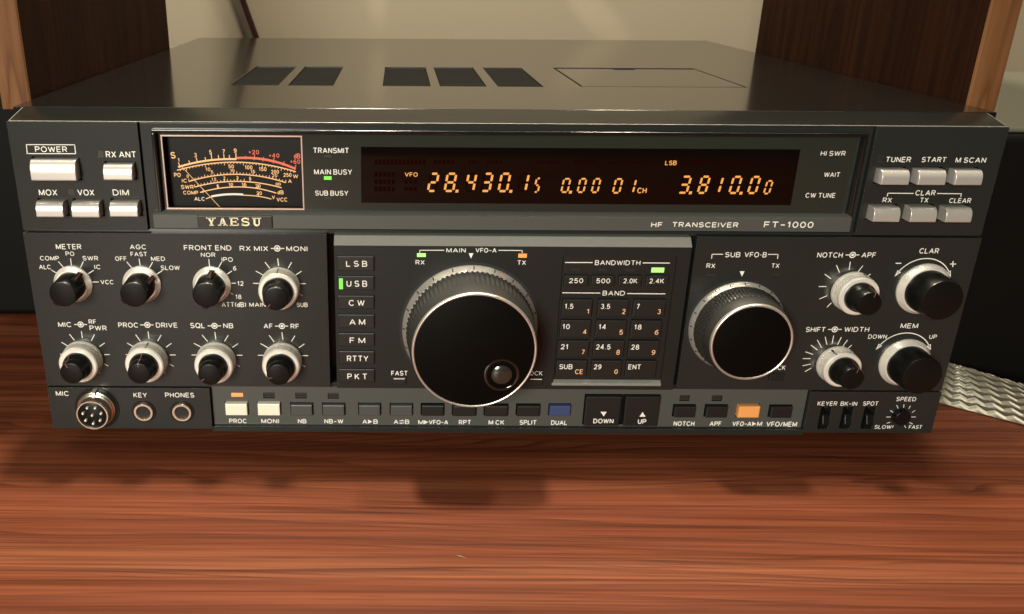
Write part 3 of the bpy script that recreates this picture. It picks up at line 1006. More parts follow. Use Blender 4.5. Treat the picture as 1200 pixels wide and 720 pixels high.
# strip under the window with the maker's badge
st = MB()
sx0, sx1 = at(181, 260, 0)[0], at(996, 260, 0)[0]
sz1, sz0 = at(600, 251.2, -1.0)[1], at(600, 269.5, -1.0)[1]
st.profile([(6, sz0), (-1.2, sz0), (-1.2, sz1 - 1.2), (0.6, sz1), (6, sz1)], sx0, sx1)
st.v = [(x, y, z) for x, y, z in st.v]
pr = MB()
for t_ in (('HF', 762.7, 260.6, 776.8, 266.7), ('TRANSCEIVER', 787.2, 260.6, 865.5, 266.7), ('FT-1000', 894.7, 259.9, 954, 267.2)):
    pr.text(t_[0], t_[1:], -1.32, bold=0.17)
st.merge(pr, 1)
ST = build(st, 'name_strip', [MATS['grey'], MATS['white']], R, bevel=0.3)
bd = MB()
x0, x1, z0, z1 = rect(231, 253.2, 319.5, 267, -2)
bd.key(x0, x1, z0, z1, -2.1, -1.15, 0.3)


def slab_letters(mb, box, y):
    """YAESU in slab-serif capitals on a 5-letter grid"""
    x0, x1, z0, z1 = rect(*box, y)
    H = z1 - z0
    n = 5
    pitch = (x1 - x0 + 0.18 * H * 1.6) / n
    wl = pitch - 0.18 * H * 1.6
    th, tn, sf = 0.24 * H, 0.13 * H, 0.12 * H

    def P(i, pts):
        mb.flat([(x0 + i * pitch + px * wl, z0 + pz * H) for px, pz in pts], y)

    def stem(i, cx, za, zb, w_):
        hw = w_ / wl / 2
        P(i, [(cx - hw, za), (cx + hw, za), (cx + hw, zb), (cx - hw, zb)])

    def bar(i, xa, xb, zc):
        P(i, [(xa, zc - 0.06), (xb, zc - 0.06), (xb, zc + 0.06), (xa, zc + 0.06)])
    q = th / wl / 2
    # Y
    P(0, [(0.08, 1), (0.34, 1), (0.62, 0.42), (0.5 - q, 0.42)])
    P(0, [(0.74, 1), (0.9, 1), (0.5 + q, 0.42), (0.5, 0.42)])
    stem(0, .5, 0.04, 0.46, th)
    bar(0, -.04, .44, .95), bar(0, .6, 1.04, .95), bar(0, .26, .74, .05)
    # A
    P(1, [(0.1, 0), (0.24, 0), (0.56, 1), (0.42, 1)])
    P(1, [(0.66, 0), (0.92, 0), (0.6, 1), (0.4, 1)])
    bar(1, .22, .74, .33), bar(1, -.04, .34, .05), bar(1, .54, 1.04, .05)
    # E
    stem(2, .22, 0, 1, th)
    bar(2, .0, .96, .95), bar(2, .0, .98, .05), bar(2, .2, .7, .5)
    stem(2, .92, .72, 1, tn), stem(2, .94, 0, .3, tn), stem(2, .7, .36, .64, tn)
    # S
    pts = []
    for k in range(25):
        tt = k / 24
        a = radians(20 + 250 * min(tt * 2, 1)) if tt <= .5 else radians(90 - 250 * (tt - .5) * 2)
        pts.append((.5 + .36 * cos(a), .72 + .22 * sin(a)) if tt <= .5 else (.5 + .38 * cos(a), .275 + .225 * sin(a)))
    xy = [(x0 + 3 * pitch + px * wl, z0 + pz * H) for px, pz in pts]
    mb.strip(xy, th * .72, y)
    stem(3, .84, .68, 1, tn), stem(3, .14, 0, .3, tn)
    # U
    pts = [(.24, .98)] + [(.5 - .26 * cos(pi * k / 12), .32 - .26 * sin(pi * k / 12)) for k in range(13)] + [(.76, .98)]
    xy = [(x0 + 4 * pitch + px * wl, z0 + pz * H) for px, pz in pts]
    mb.strip(xy[:9], th * .95, y), mb.strip(xy[8:], tn * 1.1, y)
    bar(4, .0, .5, .95), bar(4, .56, 1.0, .95)


pr = MB()
slab_letters(pr, (242, 255.4, 306.5, 264.8), -2.25)
bd.merge(pr, 1)
build(bd, 'brand_badge', [MATS['badge'], MATS['gold']], R)

# window panel with pockets for the meter
YP = 3.6
wp = MB()
mx0, mx1, mz0, mz1 = rect(189.2, 158.8, 358.2, 245.5, YP)
wp.plate(wx0 + .2, wx1 - .2, wz0 + .2, wz1 - .2, YP, 11.5, [(mx0, mx1, mz0, mz1, 6.5)])
pr = MB()
for t_ in (('TRANSMIT', 366.8, 173.4, 409, 179.8), ('MAIN BUSY', 368, 198.6, 412.7, 204.9), ('SUB BUSY', 369.3, 223.6, 408.2, 229.5),
           ('HI SWR', 961.3, 177.1, 991.4, 182.9), ('WAIT', 965.3, 202.1, 985, 207.8), ('CW TUNE', 943.5, 226.3, 979.7, 232)):
    pr.text(t_[0], t_[1:], YP - .12)
wp.merge(pr, 2)
build(wp, 'window_panel', [MATS['window'], MATS['hole'], MATS['white']], R)
for b, m_, nm in (((379.5, 182.2, 388.5, 184.6), 'led_off', 0), ((379.6, 206.8, 388.6, 210.8), 'led_green', 'lit green indicator light'), ((380.3, 231.6, 388.6, 234), 'led_off', 0),
                  ((976, 186.3, 984, 188.6), 'led_off', 0), ((969.3, 211.3, 978, 213.8), 'led_off', 0), ((964, 235.4, 972.5, 238), 'led_off', 0)):
    x0, x1, z0, z1 = rect(*b, YP)
    k = MB()
    k.key(x0, x1, z0, z1, YP - .3, YP + .5, .1)
    o = build(k, 'indicator_light', MATS[m_], R)
    if nm:
        o['label'] = nm

# --- meter
YM = 8.5
mt = MB()
x0, x1, z0, z1 = mx0 + .15, mx1 - .15, mz0 + .15, mz1 - .15
mt.box(x0, x1, YM + .2, YM + 1.2, z0, z1)
METER = build(mt, 'analog_meter', MATS['meter'], R)
k = MB()
tt = .55
for a, b, e, f in ((mx0, mx1, mz1 - tt, mz1), (mx0, mx0 + tt, mz0, mz1 - tt), (mx1 - tt, mx1, mz0, mz1 - tt), (mx0 + tt, mx1 - tt, mz0, mz0 + tt)):
    k.box(a + .02, b - .02, YP - .25, YP + .7, e, f)
build(k, 'meter_frame', MATS['mframe'], METER)
YS = YM - .1
sc = MB()


def mz(x, y):
    return 170 + x / 4, 140 + y / 4


def marc(p0, p1, p2, wpx, mi, lift=0.0):
    sc.strip([at(*q, YS - lift) for q in curve(mz(*p0), mz(*p1), mz(*p2), 30)], wpx / 4 * 0.40, YS - lift, mi)


marc((155, 224), (290, 194), (427, 187), 8, 0)
marc((428, 182), (570, 190), (706, 233), 10, 2)
marc((150, 239), (430, 201), (707, 246), 4.5, 0)
marc((205, 292), (430, 258), (660, 297), 4.5, 0)
marc((232, 318), (432, 291), (640, 321), 4.5, 0)
marc((258, 343), (440, 317), (615, 346), 4.5, 0)
marc((310, 362), (385, 352), (460, 353), 9, 1)
marc((285, 373), (298, 368), (312, 363), 4, 0)
marc((460, 356), (530, 361), (592, 374), 4, 0)


def mtick(x, ya, yb, mi=0, wpx=3.6, dx=0):
    sc.strip([at(*mz(x + dx, ya), YS - .02), at(*mz(x, yb), YS - .02)], wpx / 4 * .4, YS - .02, mi)


def bandy(x):
    t = (x - 155) / (706 - 155)
    return 224 - 4 * 44 * t * (1 - t) + 9 * t


for x, y, tall in ((165, 203, 1), (212, 193, 0), (246, 180, 1), (286, 178, 0), (314, 163, 1), (346, 168, 0), (371, 163, 1), (396, 168, 0)):
    mtick(x, y, bandy(x) + 3, 0, dx=-(430 - x) * .035)
mtick(426, 158, 190, 0, 4)
for x, y in ((470, 172), (511, 164), (552, 177), (600, 180), (646, 197), (700, 213)):
    mtick(x, y, bandy(x) + 2, 2, dx=(x - 430) * .03)
for i in range(37):
    x = 165 + i * 14.8
    t = (x - 150) / 557
    y = 239 - 4 * 41.5 * t * (1 - t) + 7 * t
    mtick(x, y, y + (14 if i % 6 == 2 else 8), 0, 2.6)
for (xa, ya, xm, ym, xb, yb, n) in ((205, 292, 430, 258, 660, 297, 30), (232, 318, 432, 291, 470, 293, 15)):
    for i in range(n + 1):
        t = i / n
        a, b_, c_ = (1 - t) * (1 - 2 * t), 4 * t * (1 - t), t * (2 * t - 1)
        if n == 15:
            t2 = t * .58
            a, b_, c_ = (1 - t2) * (1 - 2 * t2), 4 * t2 * (1 - t2), t2 * (2 * t2 - 1)
            x, y = a * 232 + b_ * 432 + c_ * 640, a * 318 + b_ * 291 + c_ * 321
        else:
            x, y = a * xa + b_ * xm + c_ * xb, a * ya + b_ * ym + c_ * yb
        mtick(x, y - (9 if i % 5 else 13), y, 0, 2.6)
for (x, y) in ((272, 330), (341, 308), (403, 302), (464, 302), (530, 310), (532, 345), (372, 280), (432, 276), (492, 280)):
    mtick(x, y, y + 16, 0, 3)
for s, a in (('S', (118, 153, 144, 184)), ('1', (152, 182, 161, 200)), ('3', (229, 158, 243, 178)), ('5', (300, 144, 313, 165)), ('7', (361, 141, 375, 162)), ('9', (415, 137, 430, 157)),
             ('PO', (135, 251, 168, 271)), ('IC', (172, 279, 197, 297)), ('SWR', (168, 308, 228, 327)), ('COMP', (178, 335, 250, 353)),
             ('10', (283, 226, 307, 243)), ('50', (390, 212, 417, 230)), ('100', (467, 216, 504, 235)), ('150', (533, 224, 570, 243)), ('200', (590, 237, 628, 255)), ('250', (648, 252, 687, 270)),
             ('W', (693, 258, 718, 277)), ('A', (670, 281, 688, 299)), ('dB', (620, 333, 650, 352)), ('V', (594, 357, 609, 375)), ('VCC', (616, 367, 667, 386)),
             ('5', (308, 240, 320, 255)), ('10', (399, 233, 420, 249)), ('15', (494, 237, 516, 253)), ('20', (595, 256, 620, 271)), ('0', (194, 259, 206, 275)),
             ('5', (335, 306, 347, 322)), ('10', (391, 298, 413, 315)), ('15', (452, 298, 476, 315)), ('20', (517, 304, 542, 321)), ('20', (522, 338, 548, 355)),
             ('1.5', (312, 274, 334, 289)), ('2', (366, 268, 377, 284)), ('3', (427, 266, 438, 282)), ('5', (487, 270, 498, 286))):
    u0, v0 = mz(a[0], a[1])
    u1, v1 = mz(a[2], a[3])
    sc.text(s, (u0, v0, u1, v1), YS - .03, 0, bold=0.16)
for s, a in (('+20', (484, 144, 535, 164)), ('+40', (579, 160, 630, 180)), ('dB', (697, 160, 728, 184)), ('+60', (679, 188, 728, 209))):
    u0, v0 = mz(a[0], a[1])
    u1, v1 = mz(a[2], a[3])
    sc.text(s, (u0, v0, u1, v1), YS - .03, 2, bold=0.16)
u0, v0 = mz(230, 364)
u1, v1 = mz(280, 382)
sc.text('ALC', (u0, v0, u1, v1), YS - .03, 1, bold=0.16)
for cxx in (618, 630):
    x, z = at(*mz(cxx, 304), YS - .03)
    sc.disc(x, z, .62, YS - .03, 0, r_in=.36, seg=14)
build(sc, 'scale_markings', [MATS['mcream'], MATS['mwhite'], MATS['mred']], METER, recalc=False)
k = MB()
k.strip([at(*mz(172, 222), YS - .8), at(*mz(366, 428), YS - .8)], .24, YS - .8)
k.strip([at(*mz(172, 222), YS - .9), at(*mz(366, 428), YS - .9)], .14, YS - .9)
build(k, 'needle', MATS['mcream'], METER, recalc=False)
k = MB()
x, z = at(*mz(443, 432), YS - .3)
k.lathe(x, z, YS, [(0, 2.0), (.8, 1.7), (1.3, .9), (1.4, 0)], 24)
build(k, 'needle_pivot', MATS['mcream'], METER, smooth=50)


def pane_material():
    m = bpy.data.materials.new('clear_pane')
    m.use_nodes = True
    nt = m.node_tree
    nt.nodes.remove(nt.nodes['Principled BSDF'])
    t_ = nt.nodes.new('ShaderNodeBsdfTransparent')
    t_.inputs[0].default_value = (0.93, 0.93, 0.93, 1)
    g = nt.nodes.new('ShaderNodeBsdfGlossy')
    g.inputs['Roughness'].default_value = 0.05
    fz = nt.nodes.new('ShaderNodeFresnel')
    fz.inputs[0].default_value = 1.4
    mm = nt.nodes.new('ShaderNodeMixShader')
    nt.links.new(fz.outputs[0], mm.inputs[0])
    nt.links.new(t_.outputs[0], mm.inputs[1])
    nt.links.new(g.outputs[0], mm.inputs[2])
    nt.links.new(mm.outputs[0], nt.nodes['Material Output'].inputs[0])
    return m


# --- frequency display
YD = YP - 0.35
dp = MB()
x0, x1, z0, z1 = rect(420.5, 174, 935.5, 239.5, YD)
dp.key(x0, x1, z0, z1, YD, YP + .2, .25)
gh = MB()
for u0, v0, u1, v1 in ((439, 187, 500, 193.5), (508, 187.5, 534, 192.5), (549, 188, 561, 192), (571, 188, 590, 192), (629, 188, 658, 192), (672, 188, 700, 192), (714, 189, 733, 193), (742, 189, 760, 193), (800, 188, 828, 193.5),
                       (836, 188.5, 858, 193.5), (862, 188.5, 886, 193.8), (439, 202, 464, 207.5), (439, 210.5, 464, 216), (439, 219, 464, 224.5), (474, 211, 490, 215.5), (474, 219.5, 490, 224)):
    n = max(3, int((u1 - u0) / 4.5))
    for i in range(n):
        a = u0 + (u1 - u0) * i / n
        x0, x1, z0, z1 = rect(a, v0, a + (u1 - u0) / n * .72, v1, YD - .08)
        gh.flat([(x0, z0), (x1, z0), (x1, z1), (x0, z1)], YD - .08)
dp.merge(gh, 1)
DISP = build(dp, 'frequency_display', [MATS['screen'], MATS['vfd_off']], R)
SEG = {'0': 'abcdef', '1': 'bc', '2': 'abged', '3': 'abgcd', '4': 'fgbc', '5': 'afgcd', '6': 'afgedc', '7': 'abc', '8': 'abcdefg', '9': 'abcdfg'}
YG = YD - .1


def seg_digit(ch, box, ghost=True):
    x0, x1, z0, z1 = rect(*box, YG)
    H = z1 - z0
    sl = 0.15
    t_ = 0.115 * H
    if ch == '1':
        x1 = x1
        w_ = (z1 - z0) * .52
        x0 = x1 - sl * H - w_
    wd = (x1 - x0) - sl * H
    t2 = t_ / 2
    g = .05 * H

    def hexa(ax, az, bx, bz):
        dx, dz = bx - ax, bz - az
        L = math.hypot(dx, dz)
        ex, ez = dx / L, dz / L
        nx, nz = -ez * t2, ex * t2
        ax, az, bx, bz = ax + ex * g, az + ez * g, bx - ex * g, bz - ez * g
        p = [(ax, az), (ax + ex * t2 * .5 - nx, az + ez * t2 * .5 - nz), (bx - ex * t2 * .5 - nx, bz - ez * t2 * .5 - nz), (bx, bz), (bx - ex * t2 * .5 + nx, bz - ez * t2 * .5 + nz), (ax + ex * t2 * .5 + nx, az + ez * t2 * .5 + nz)]
        return [(x0 + q[0] + sl * q[1], z0 + q[1]) for q in p]
    l, r, bt, md, tp = t2, wd - t2, t2, H / 2, H - t2
    segs = {'a': (l, tp, r, tp), 'b': (r, md, r, tp), 'c': (r, bt, r, md), 'd': (l, bt, r, bt), 'e': (l, bt, l, md), 'f': (l, md, l, tp), 'g': (l, md, r, md)}
    k = MB()
    for s_, q in segs.items():
        if s_ in SEG[ch]:
            k.flat(hexa(*q), YG, 0)
        elif ghost:
            k.flat(hexa(*q), YG + .03, 1)
    return k


DIG = [('2', 500, 202.5, 515.4, 225.3), ('8', 519.5, 202.5, 536.2, 225.3), ('4', 544, 202.5, 559.8, 225.3), ('3', 562.5, 202.5, 579, 225.3), ('0', 582.5, 202.5, 599.6, 225.5), ('1', 606, 202.8, 621.4, 225.3),
       ('5', 624.3, 208.3, 635, 226.2), ('0', 656.3, 208.8, 669.8, 226.3), ('0', 675.3, 208.8, 688.6, 226.4), ('0', 691.8, 208.8, 705.2, 226.5), ('0', 716.7, 209, 731, 227.2), ('1', 735, 209.2, 747, 227.2),
       ('3', 793.3, 206, 811.5, 227.3), ('8', 816, 206, 833.6, 227.5), ('1', 835, 206.2, 849.2, 227.5), ('0', 852.8, 206.2, 871, 227.6), ('0', 874.7, 206.3, 892.8, 227.7), ('0', 893.6, 211.3, 907, 228)]
POINTS = {1: (535.2, 224.2), 4: (598.3, 224.4), 7: (668.2, 225.4), 12: (808.8, 226.2), 15: (868, 226.6)}
for i, t_ in enumerate(DIG):
    k = seg_digit(t_[0], t_[1:])
    if i in POINTS:
        x, z = at(*POINTS[i], YG)
        q = .62
        k.flat([(x - q, z - q), (x + q, z - q), (x + q + .2, z + q), (x - q + .2, z + q)], YG - .03)
    build(k, 'digit', [MATS['vfd'], MATS['vfd_off']], DISP, recalc=False)
for s_, bx in (('VFO', (474.3, 202.2, 489.6, 207.4)), ('CH', (746.5, 220.2, 758.2, 226.8)), ('LSB', (779.2, 188.4, 793.4, 193.8))):
    k = MB()
    k.text(s_, bx, YG, 0, bold=.17)
    build(k, 'lit_legend', MATS['vfd'], DISP, recalc=False)

# ------------------------------------------------------------------ centre panel
YC = -4.0
cp = MB()
cx0, cx1 = at(396, 360, YC)[0] - 1.2, at(800, 360, YC)[0] + .6
czt, czb = at(600, 289, YC)[1], at(600, 456, YC)[1]
kx0, kx1, kz0, kz1 = rect(653, 301, 786, 451.5, YC)
YK = YC + 1.6
kx0 = at(653, 376, YC)[0] + 0.3
kx1 = at(784, 376, YC)[0]
cp.plate(cx0, cx1, czb, czt, YC, 10, [(kx0, kx1, kz0, kz1, 1.6)], 0, 2)
cp.profile([(YC, czt), (-.6, 97.6), (10, 97.6), (10, czt)], cx0, cx1, 1)
cl = MB()
cl.profile([(YC - .6, kz0 - .2), (YC - .6, kz0 + .5), (YK - .1, kz0 + 2.2), (YK - .1, kz0 - .2)], kx0 - .6, kx1 + .1)
build(cl, 'keypad_ledge', MATS['litgrey'], R, bevel=.2)
pr = MB()
yc = YC - .12
for t_ in (('MAIN', 523, 290.9, 545.8, 296.2), ('VFO-A', 557.2, 290.9, 582, 296.2), ('RX', 487, 305, 497.6, 310.3), ('TX', 606, 305.3, 616.4, 310.7), ('FAST', 458.5, 434.8, 477.8, 440.4), ('LOCK', 616, 435, 636, 440.2)):
    pr.text(t_[0], t_[1:], yc)
for a in ((491.8, 293.5, 520.5, 293.5), (492, 293.3, 491.9, 296.4), (584, 293.6, 612.1, 293.8), (612, 293.6, 611.9, 296.6)):
    pr.line(*a, yc, .34)
pr.flat([at(549.2, 297, yc), at(554.8, 297, yc), at(552, 303.2, yc)], yc)
yk = YK - .12
for t_ in (('BANDWIDTH', 697, 305.3, 750.8, 311), ('BAND', 706, 341, 732.7, 346.6)):
    pr.text(t_[0], t_[1:], yk)
for a in ((662.2, 307.8, 694.4, 307.9), (753.3, 308.3, 785, 308.5), (658.9, 343.3, 703.5, 343.7), (735, 344.2, 779.7, 344.6)):
    pr.line(*a, yk, .4)
cp.merge(pr, 3)
build(cp, 'tuning_panel', [MATS['center'], MATS['litgrey'], MATS['key'], MATS['white']], R, bevel=0.35)


def led(b, y, m_, label=None, proud=.35):
    x0, x1, z0, z1 = rect(*b, y)
    k = MB()
    k.key(x0, x1, z0, z1, y - proud, y + .3, .15)
    o = build(k, 'indicator_light', MATS[m_], R)
    if label:
        o['label'] = label
    return o


led((488.6, 297, 499, 301.2), YC, 'led_pale', 'lit pale green indicator light')
led((607.3, 297.5, 617.5, 302), YC, 'led_orange', 'lit orange indicator light')
for b in ((669.4, 314.4, 679.7, 317.8), (701.4, 314.6, 711.7, 318), (733, 315, 744, 318.3)):
    led(b, YK, 'led_off')
led((763, 313.8, 778.5, 319.4), YK, 'led_pale', 'lit pale green indicator light')
led((828, 320.5, 838.8, 323), YLOW, 'led_off')
led((903.5, 320.8, 914, 323.3), YLOW, 'led_off')
for b in ((459.8, 442.6, 475.8, 450.4), (620, 443.2, 636.5, 451)):
    x0, x1, z0, z1 = rect(*b, YC - 1)
    k = MB()
    k.key(x0, x1, z0, z1, YC - 1.2, YC + .3, .3)
    k.line(b[0] + 1.5, b[1] + 1.6, b[2] - 1.5, b[1] + 1.6, YC - 1.3, .35, 1)
    build(k, 'small_button', [MATS['key'], MATS['white']], R, recalc=False)
x0, x1, z0, z1 = rect(901, 438.5, 919.5, 446.5, YLOW - 1)
k = MB()
k.key(x0, x1, z0, z1, YLOW - 1.2, YLOW + .3, .3)
build(k, 'small_button', MATS['key'], R)


def cap_key(name, b, yf, yb, m_, texts=(), bev=.35):
    x0, x1, z0, z1 = rect(*b, yf)
    k = MB()
    k.key(x0, x1, z0, z1, yf, yb, bev, 0)
    for s, bx, mi in texts:
        k.text(s, bx, yf - .1, mi)
    return build(k, name, [m_, MATS['white'], MATS['orange_print']], R, recalc=False)


YKEY = YC - 1.3
for b, s, tb in (((394.6, 300.5, 438.4, 317.8), 'L S B', (405.5, 305.8, 430.4, 312.8)), ((395, 323.8, 438.4, 340.2), 'U S B', (406, 329.1, 430.4, 336.3)), ((395.4, 346.8, 438.5, 362.6), 'C W', (408.7, 351.8, 427.3, 358.7)),
                 ((396, 369, 438.7, 384.8), 'A M', (409.4, 374.1, 428, 381)), ((396.6, 390.8, 438.8, 406.3), 'F M', (409.7, 395.8, 428, 402.5)), ((396.9, 411.9, 438.8, 427), 'RTTY', (406.5, 417, 431.7, 423.8)),
                 ((397, 432.9, 439, 448.2), 'P K T', (407, 438, 430.4, 444.8))):
    cap_key('mode_button', b, YKEY, YC + .3, MATS['key'], [(s, tb, 1)])
led((397.2, 326.5, 402, 339), YKEY, 'led_green', 'lit green indicator light', .3)
YKK = YK - 2.0
for b, s, tb in (((660.8, 323.4, 689.6, 335.5), '250', (666.7, 326.3, 683.6, 332)), ((692.8, 323.6, 720.6, 335.6), '500', (698.6, 326.5, 715.3, 332.2)), ((724.7, 323.8, 752.3, 335.7), '2.0K', (730.3, 326.6, 747.2, 332.2)),
                 ((756.7, 323.9, 784, 335.8), '2.4K', (760.8, 326.7, 778.6, 332.3))):
    cap_key('bandwidth_button', b, YKK, YK + .3, MATS['key'], [(s, tb, 1)])
KEYS = [((658, 351.5, 694.6, 371.4), '1.5', (661.7, 356.2, 672.2, 362.2), '1', (687.5, 362.2, 690.4, 368)), ((699.7, 351.7, 737.3, 371.6), '3.5', (703.9, 356.4, 715.3, 362.3), '2', (728.9, 362.4, 733.3, 368.2)),
        ((741, 351.9, 780.7, 372), '7', (745.8, 356.4, 749.7, 362.4), '3', (770.3, 362.6, 774.7, 368.3)),
        ((655.6, 375.6, 692.9, 395.5), '10', (659, 380, 668, 385.9), '4', (683, 386.3, 687.8, 392)), ((697.2, 375.8, 734.5, 395.7), '14', (701.4, 380.3, 710.6, 386.2), '5', (725.6, 386.7, 730.3, 392.5)),
        ((738.3, 376, 776.3, 396), '18', (743, 380.5, 752.2, 386.4), '6', (767, 386.8, 771.9, 392.6)),
        ((653.3, 399.5, 690.7, 419), '21', (657, 403.6, 665.6, 409.6), '7', (681.4, 410, 685.3, 415.6)), ((694.4, 399.7, 732.3, 419.2), '24.5', (698.3, 403.8, 715.8, 409.8), '8', (722, 410.2, 726.7, 416)),
        ((735.3, 399.8, 773.5, 419.4), '28', (739.4, 404, 749.4, 410), '9', (763.4, 410.4, 768.2, 416.1)),
        ((651, 422.9, 688.4, 442), 'SUB', (655.3, 427, 671.2, 432.9), 'CE', (673.6, 433, 683.5, 438.6)), ((692.2, 423, 729, 442.3), '29', (695.8, 427.2, 705, 433), '0', (719.7, 433, 724.2, 438.6)),
        ((732, 423.2, 770.2, 442.5), 'ENT', (736, 427.3, 751.5, 433.2), '', None)]
for b, s, tb, s2, tb2 in KEYS:
    cap_key('keypad_key', b, YKK, YK + .3, MATS['key'], [(s, tb, 1)] + ([(s2, tb2, 2)] if s2 else []))

# ------------------------------------------------------------------ lower button strip
YR = 1.2
sp = MB()
qx0, qx1 = xb0 + .4, xb1 - .4
YBF = YR - 2.2
LB = [((263.6, 473.8, 290, 487.2), 'ivory'), ((301.6, 473.9, 328.2, 487.4), 'ivory'), ((340.5, 475, 366, 487.6), 'litkey'), ((378, 475.3, 403.6, 487.8), 'litkey'), ((420.5, 475.5, 445.5, 487.8), 'litkey'),
      ((457.6, 475.8, 483, 488), 'litkey'), ((494, 475.8, 520, 488), 'key'), ((530.8, 476.2, 558, 488.3), 'key'), ((568, 476.4, 595.4, 488.5), 'key'), ((605.8, 476.4, 633, 488.5), 'key'), ((643.8, 476.2, 669, 488.4), 'blue'),
      ((789.8, 477.2, 816, 489.8), 'key'), ((827, 477.3, 853.6, 490), 'key'), ((864.6, 476.8, 891.4, 490), 'amber'), ((902.4, 477.6, 929.6, 490.4), 'key')]
rs = [rect(*b, YBF) for b, _ in LB]
ud = [rect(683.8, 465.4, 729, 499.6, YBF), rect(729.6, 465.5, 774.8, 499.8, YBF)]
lds = [(271, 460.6, 285, 465.8), (308.4, 460.2, 322, 467), (346, 460.4, 359.6, 467.2), (384, 460.8, 397.2, 467.4), (796, 463.2, 808.5, 470.2), (833.5, 463.4, 846.9, 470.4)]
zs1 = at(600, 455, YR)[1]
sp.plate(qx0, qx1, 2.1, 22.4, YR, 10, [pocket(r, .45, 2.5) for r in rs] + [(ud[0][0] - .3, ud[1][1] + .3, ud[0][2] - .2, ud[0][3] + .5, 3.0)] + [(*rect(*b, YR), .9) for b in lds])
for (b, m_), r in zip(LB, rs):
    k = MB()
    k.key(*r, YBF, YR + 2.2, .45)
    build(k, 'strip_button', MATS[m_], R)
pr = MB()
ys = YR - .12
for t_ in (('PROC', 268.4, 490.9, 289.2, 496.2), ('MONI', 306, 491, 327, 496.3), ('NB', 349, 491.2, 359.2, 496.4), ('NB-W', 380, 491.3, 402.4, 496.6), ('A', 424.6, 491.7, 430.2, 496.9), ('B', 437.6, 491.7, 442.9, 496.9),
           ('A', 461.4, 491.9, 467, 497.1), ('B', 474.6, 491.9, 479.8, 497.1), ('M', 490, 492.3, 496.4, 497.6), ('VFO-A', 502.4, 492.3, 525.3, 497.6), ('RPT', 537.6, 492.4, 552.2, 497.8), ('M CK', 572.4, 492.5, 591.2, 497.9),
           ('SPLIT', 608.8, 492.5, 629, 498), ('DUAL', 645.6, 492.8, 665, 498.3), ('NOTCH', 789, 493.9, 814.2, 499.4), ('APF', 831.2, 494, 845.9, 499.5), ('VFO-A', 857.8, 494.1, 881, 499.6), ('M', 886.8, 494.1, 893.5, 499.6),
           ('VFO/MEM', 897.5, 494.3, 934.5, 500.2)):
    pr.text(t_[0], t_[1:], ys, bold=.17)
for u0, u1, v0, v1 in ((431.2, 436.6, 491.9, 496.8), (496.8, 502, 492.5, 497.4), (881.3, 886.4, 494.3, 499.4)):
    pr.flat([at(u0, v0, ys), at(u1, (v0 + v1) / 2, ys), at(u0, v1, ys)], ys)
for (a, b, c_, d_) in ((468, 493.3, 473.6, 493.3), (468, 495.9, 473.6, 495.9)):
    pr.line(a, b, c_, d_, ys, .38)
pr.flat([at(471, 491.9, ys), at(474, 493.5, ys), at(471, 493.6, ys)], ys - .02)
pr.flat([at(470.6, 495.6, ys), at(470.6, 497.3, ys), at(467.6, 495.8, ys)], ys - .02)
sp.merge(pr, 2)
build(sp, 'button_strip', [MATS['grey'], MATS['hole'], MATS['white']], R, bevel=.25)
for i, b in enumerate(lds):
    x0, x1, z0, z1 = rect(*b, YR)
    k = MB()
    if i == 0:
        k.key(x0, x1, z0 + .3, z1 - .3, YR - .3, YR + .8, .2)
    else:
        k.box(x0 + .2, x1 - .2, YR + .45, YR + .85, z0 + .3, (z0 + z1) / 2 - .2)
        k.box(x0 + .2, x1 - .2, YR + .45, YR + .85, (z0 + z1) / 2 + .2, z1 - .3)
    o = build(k, 'indicator_light', MATS['led_orange' if i == 0 else 'led_off'], R)
    if i == 0:
        o['label'] = 'lit orange indicator light'
for r, tri, s, tb in ((ud[0], ((703.8, 482.8), (711, 482.8), (707.4, 488.2)), 'DOWN', (695, 490.9, 719.3, 496.4)), (ud[1], ((749.4, 488.6), (756.6, 488.6), (753, 483)), 'UP', (747.2, 491.3, 757.6, 497))):
    k = MB()
    k.key(r[0] + .15, r[1] - .15, r[2], r[3], YBF, YR + 2.8, .4)
    k.flat([at(*q, YBF - .1) for q in tri], YBF - .1, 1)
    k.text(s, tb, YBF - .1, 1, bold=.17)
    build(k, 'step_button', [MATS['key'], MATS['white']], R, recalc=False)

# ------------------------------------------------------------------ toggle levers, jacks, connector
for a, b, z0, z1 in swr:
    k = MB()
    x0 = a + (b - a) * .42
    k.profile([(YB + 4.5, z1 - 2), (YB - 1.6, z1 - 3.5), (YB - 3.4, z0 + 4.2), (YB - 1.2, z0 + .8), (YB + 4.5, z0 + .8)], x0 - 1.6, b - 1.4)
    build(k, 'lever_switch', MATS['black'], R, bevel=.4)
for u, v in ((168.8, 482.2), (213.7, 482.5)):
    x, z = at(u, v, YB)
    k = MB()
    k.lathe(x, z, YB, [(0, 5.6), (.5, 5.6), (.5, 4.6)], 40, 1)
    k.lathe(x, z, YB, [(.3, 4.7), (1.1, 4.7), (1.5, 4.4), (1.5, 3.5), (1.0, 3.2), (.2, 3.1)], 48, 0)
    k.lathe(x, z, YB, [(.25, 3.15), (.25, 0)], 40, 2)
    build(k, 'jack_socket', [MATS['stainless'], MATS['black'], MATS['hole']], R, smooth=40)
DM = 7.5
x, z = at(108.0, 487.2, YB - DM)
k = MB()
k.lathe(x, z, YB, [(0, 10.4), (.5, 10.4), (.5, 8.6)], 56, 1)
k.lathe(x, z, YB, [(.2, 8.9), (1.6, 8.9), (1.9, 8.3), (3.0, 8.3), (3.2, 7.8), (DM - .6, 7.6), (DM, 7.3), (DM, 6.75), (DM - 1.2, 6.6)], 64, 0)
MIC = build(k, 'microphone_socket', [MATS['stainless'], MATS['black']], R, smooth=35)
k = MB()
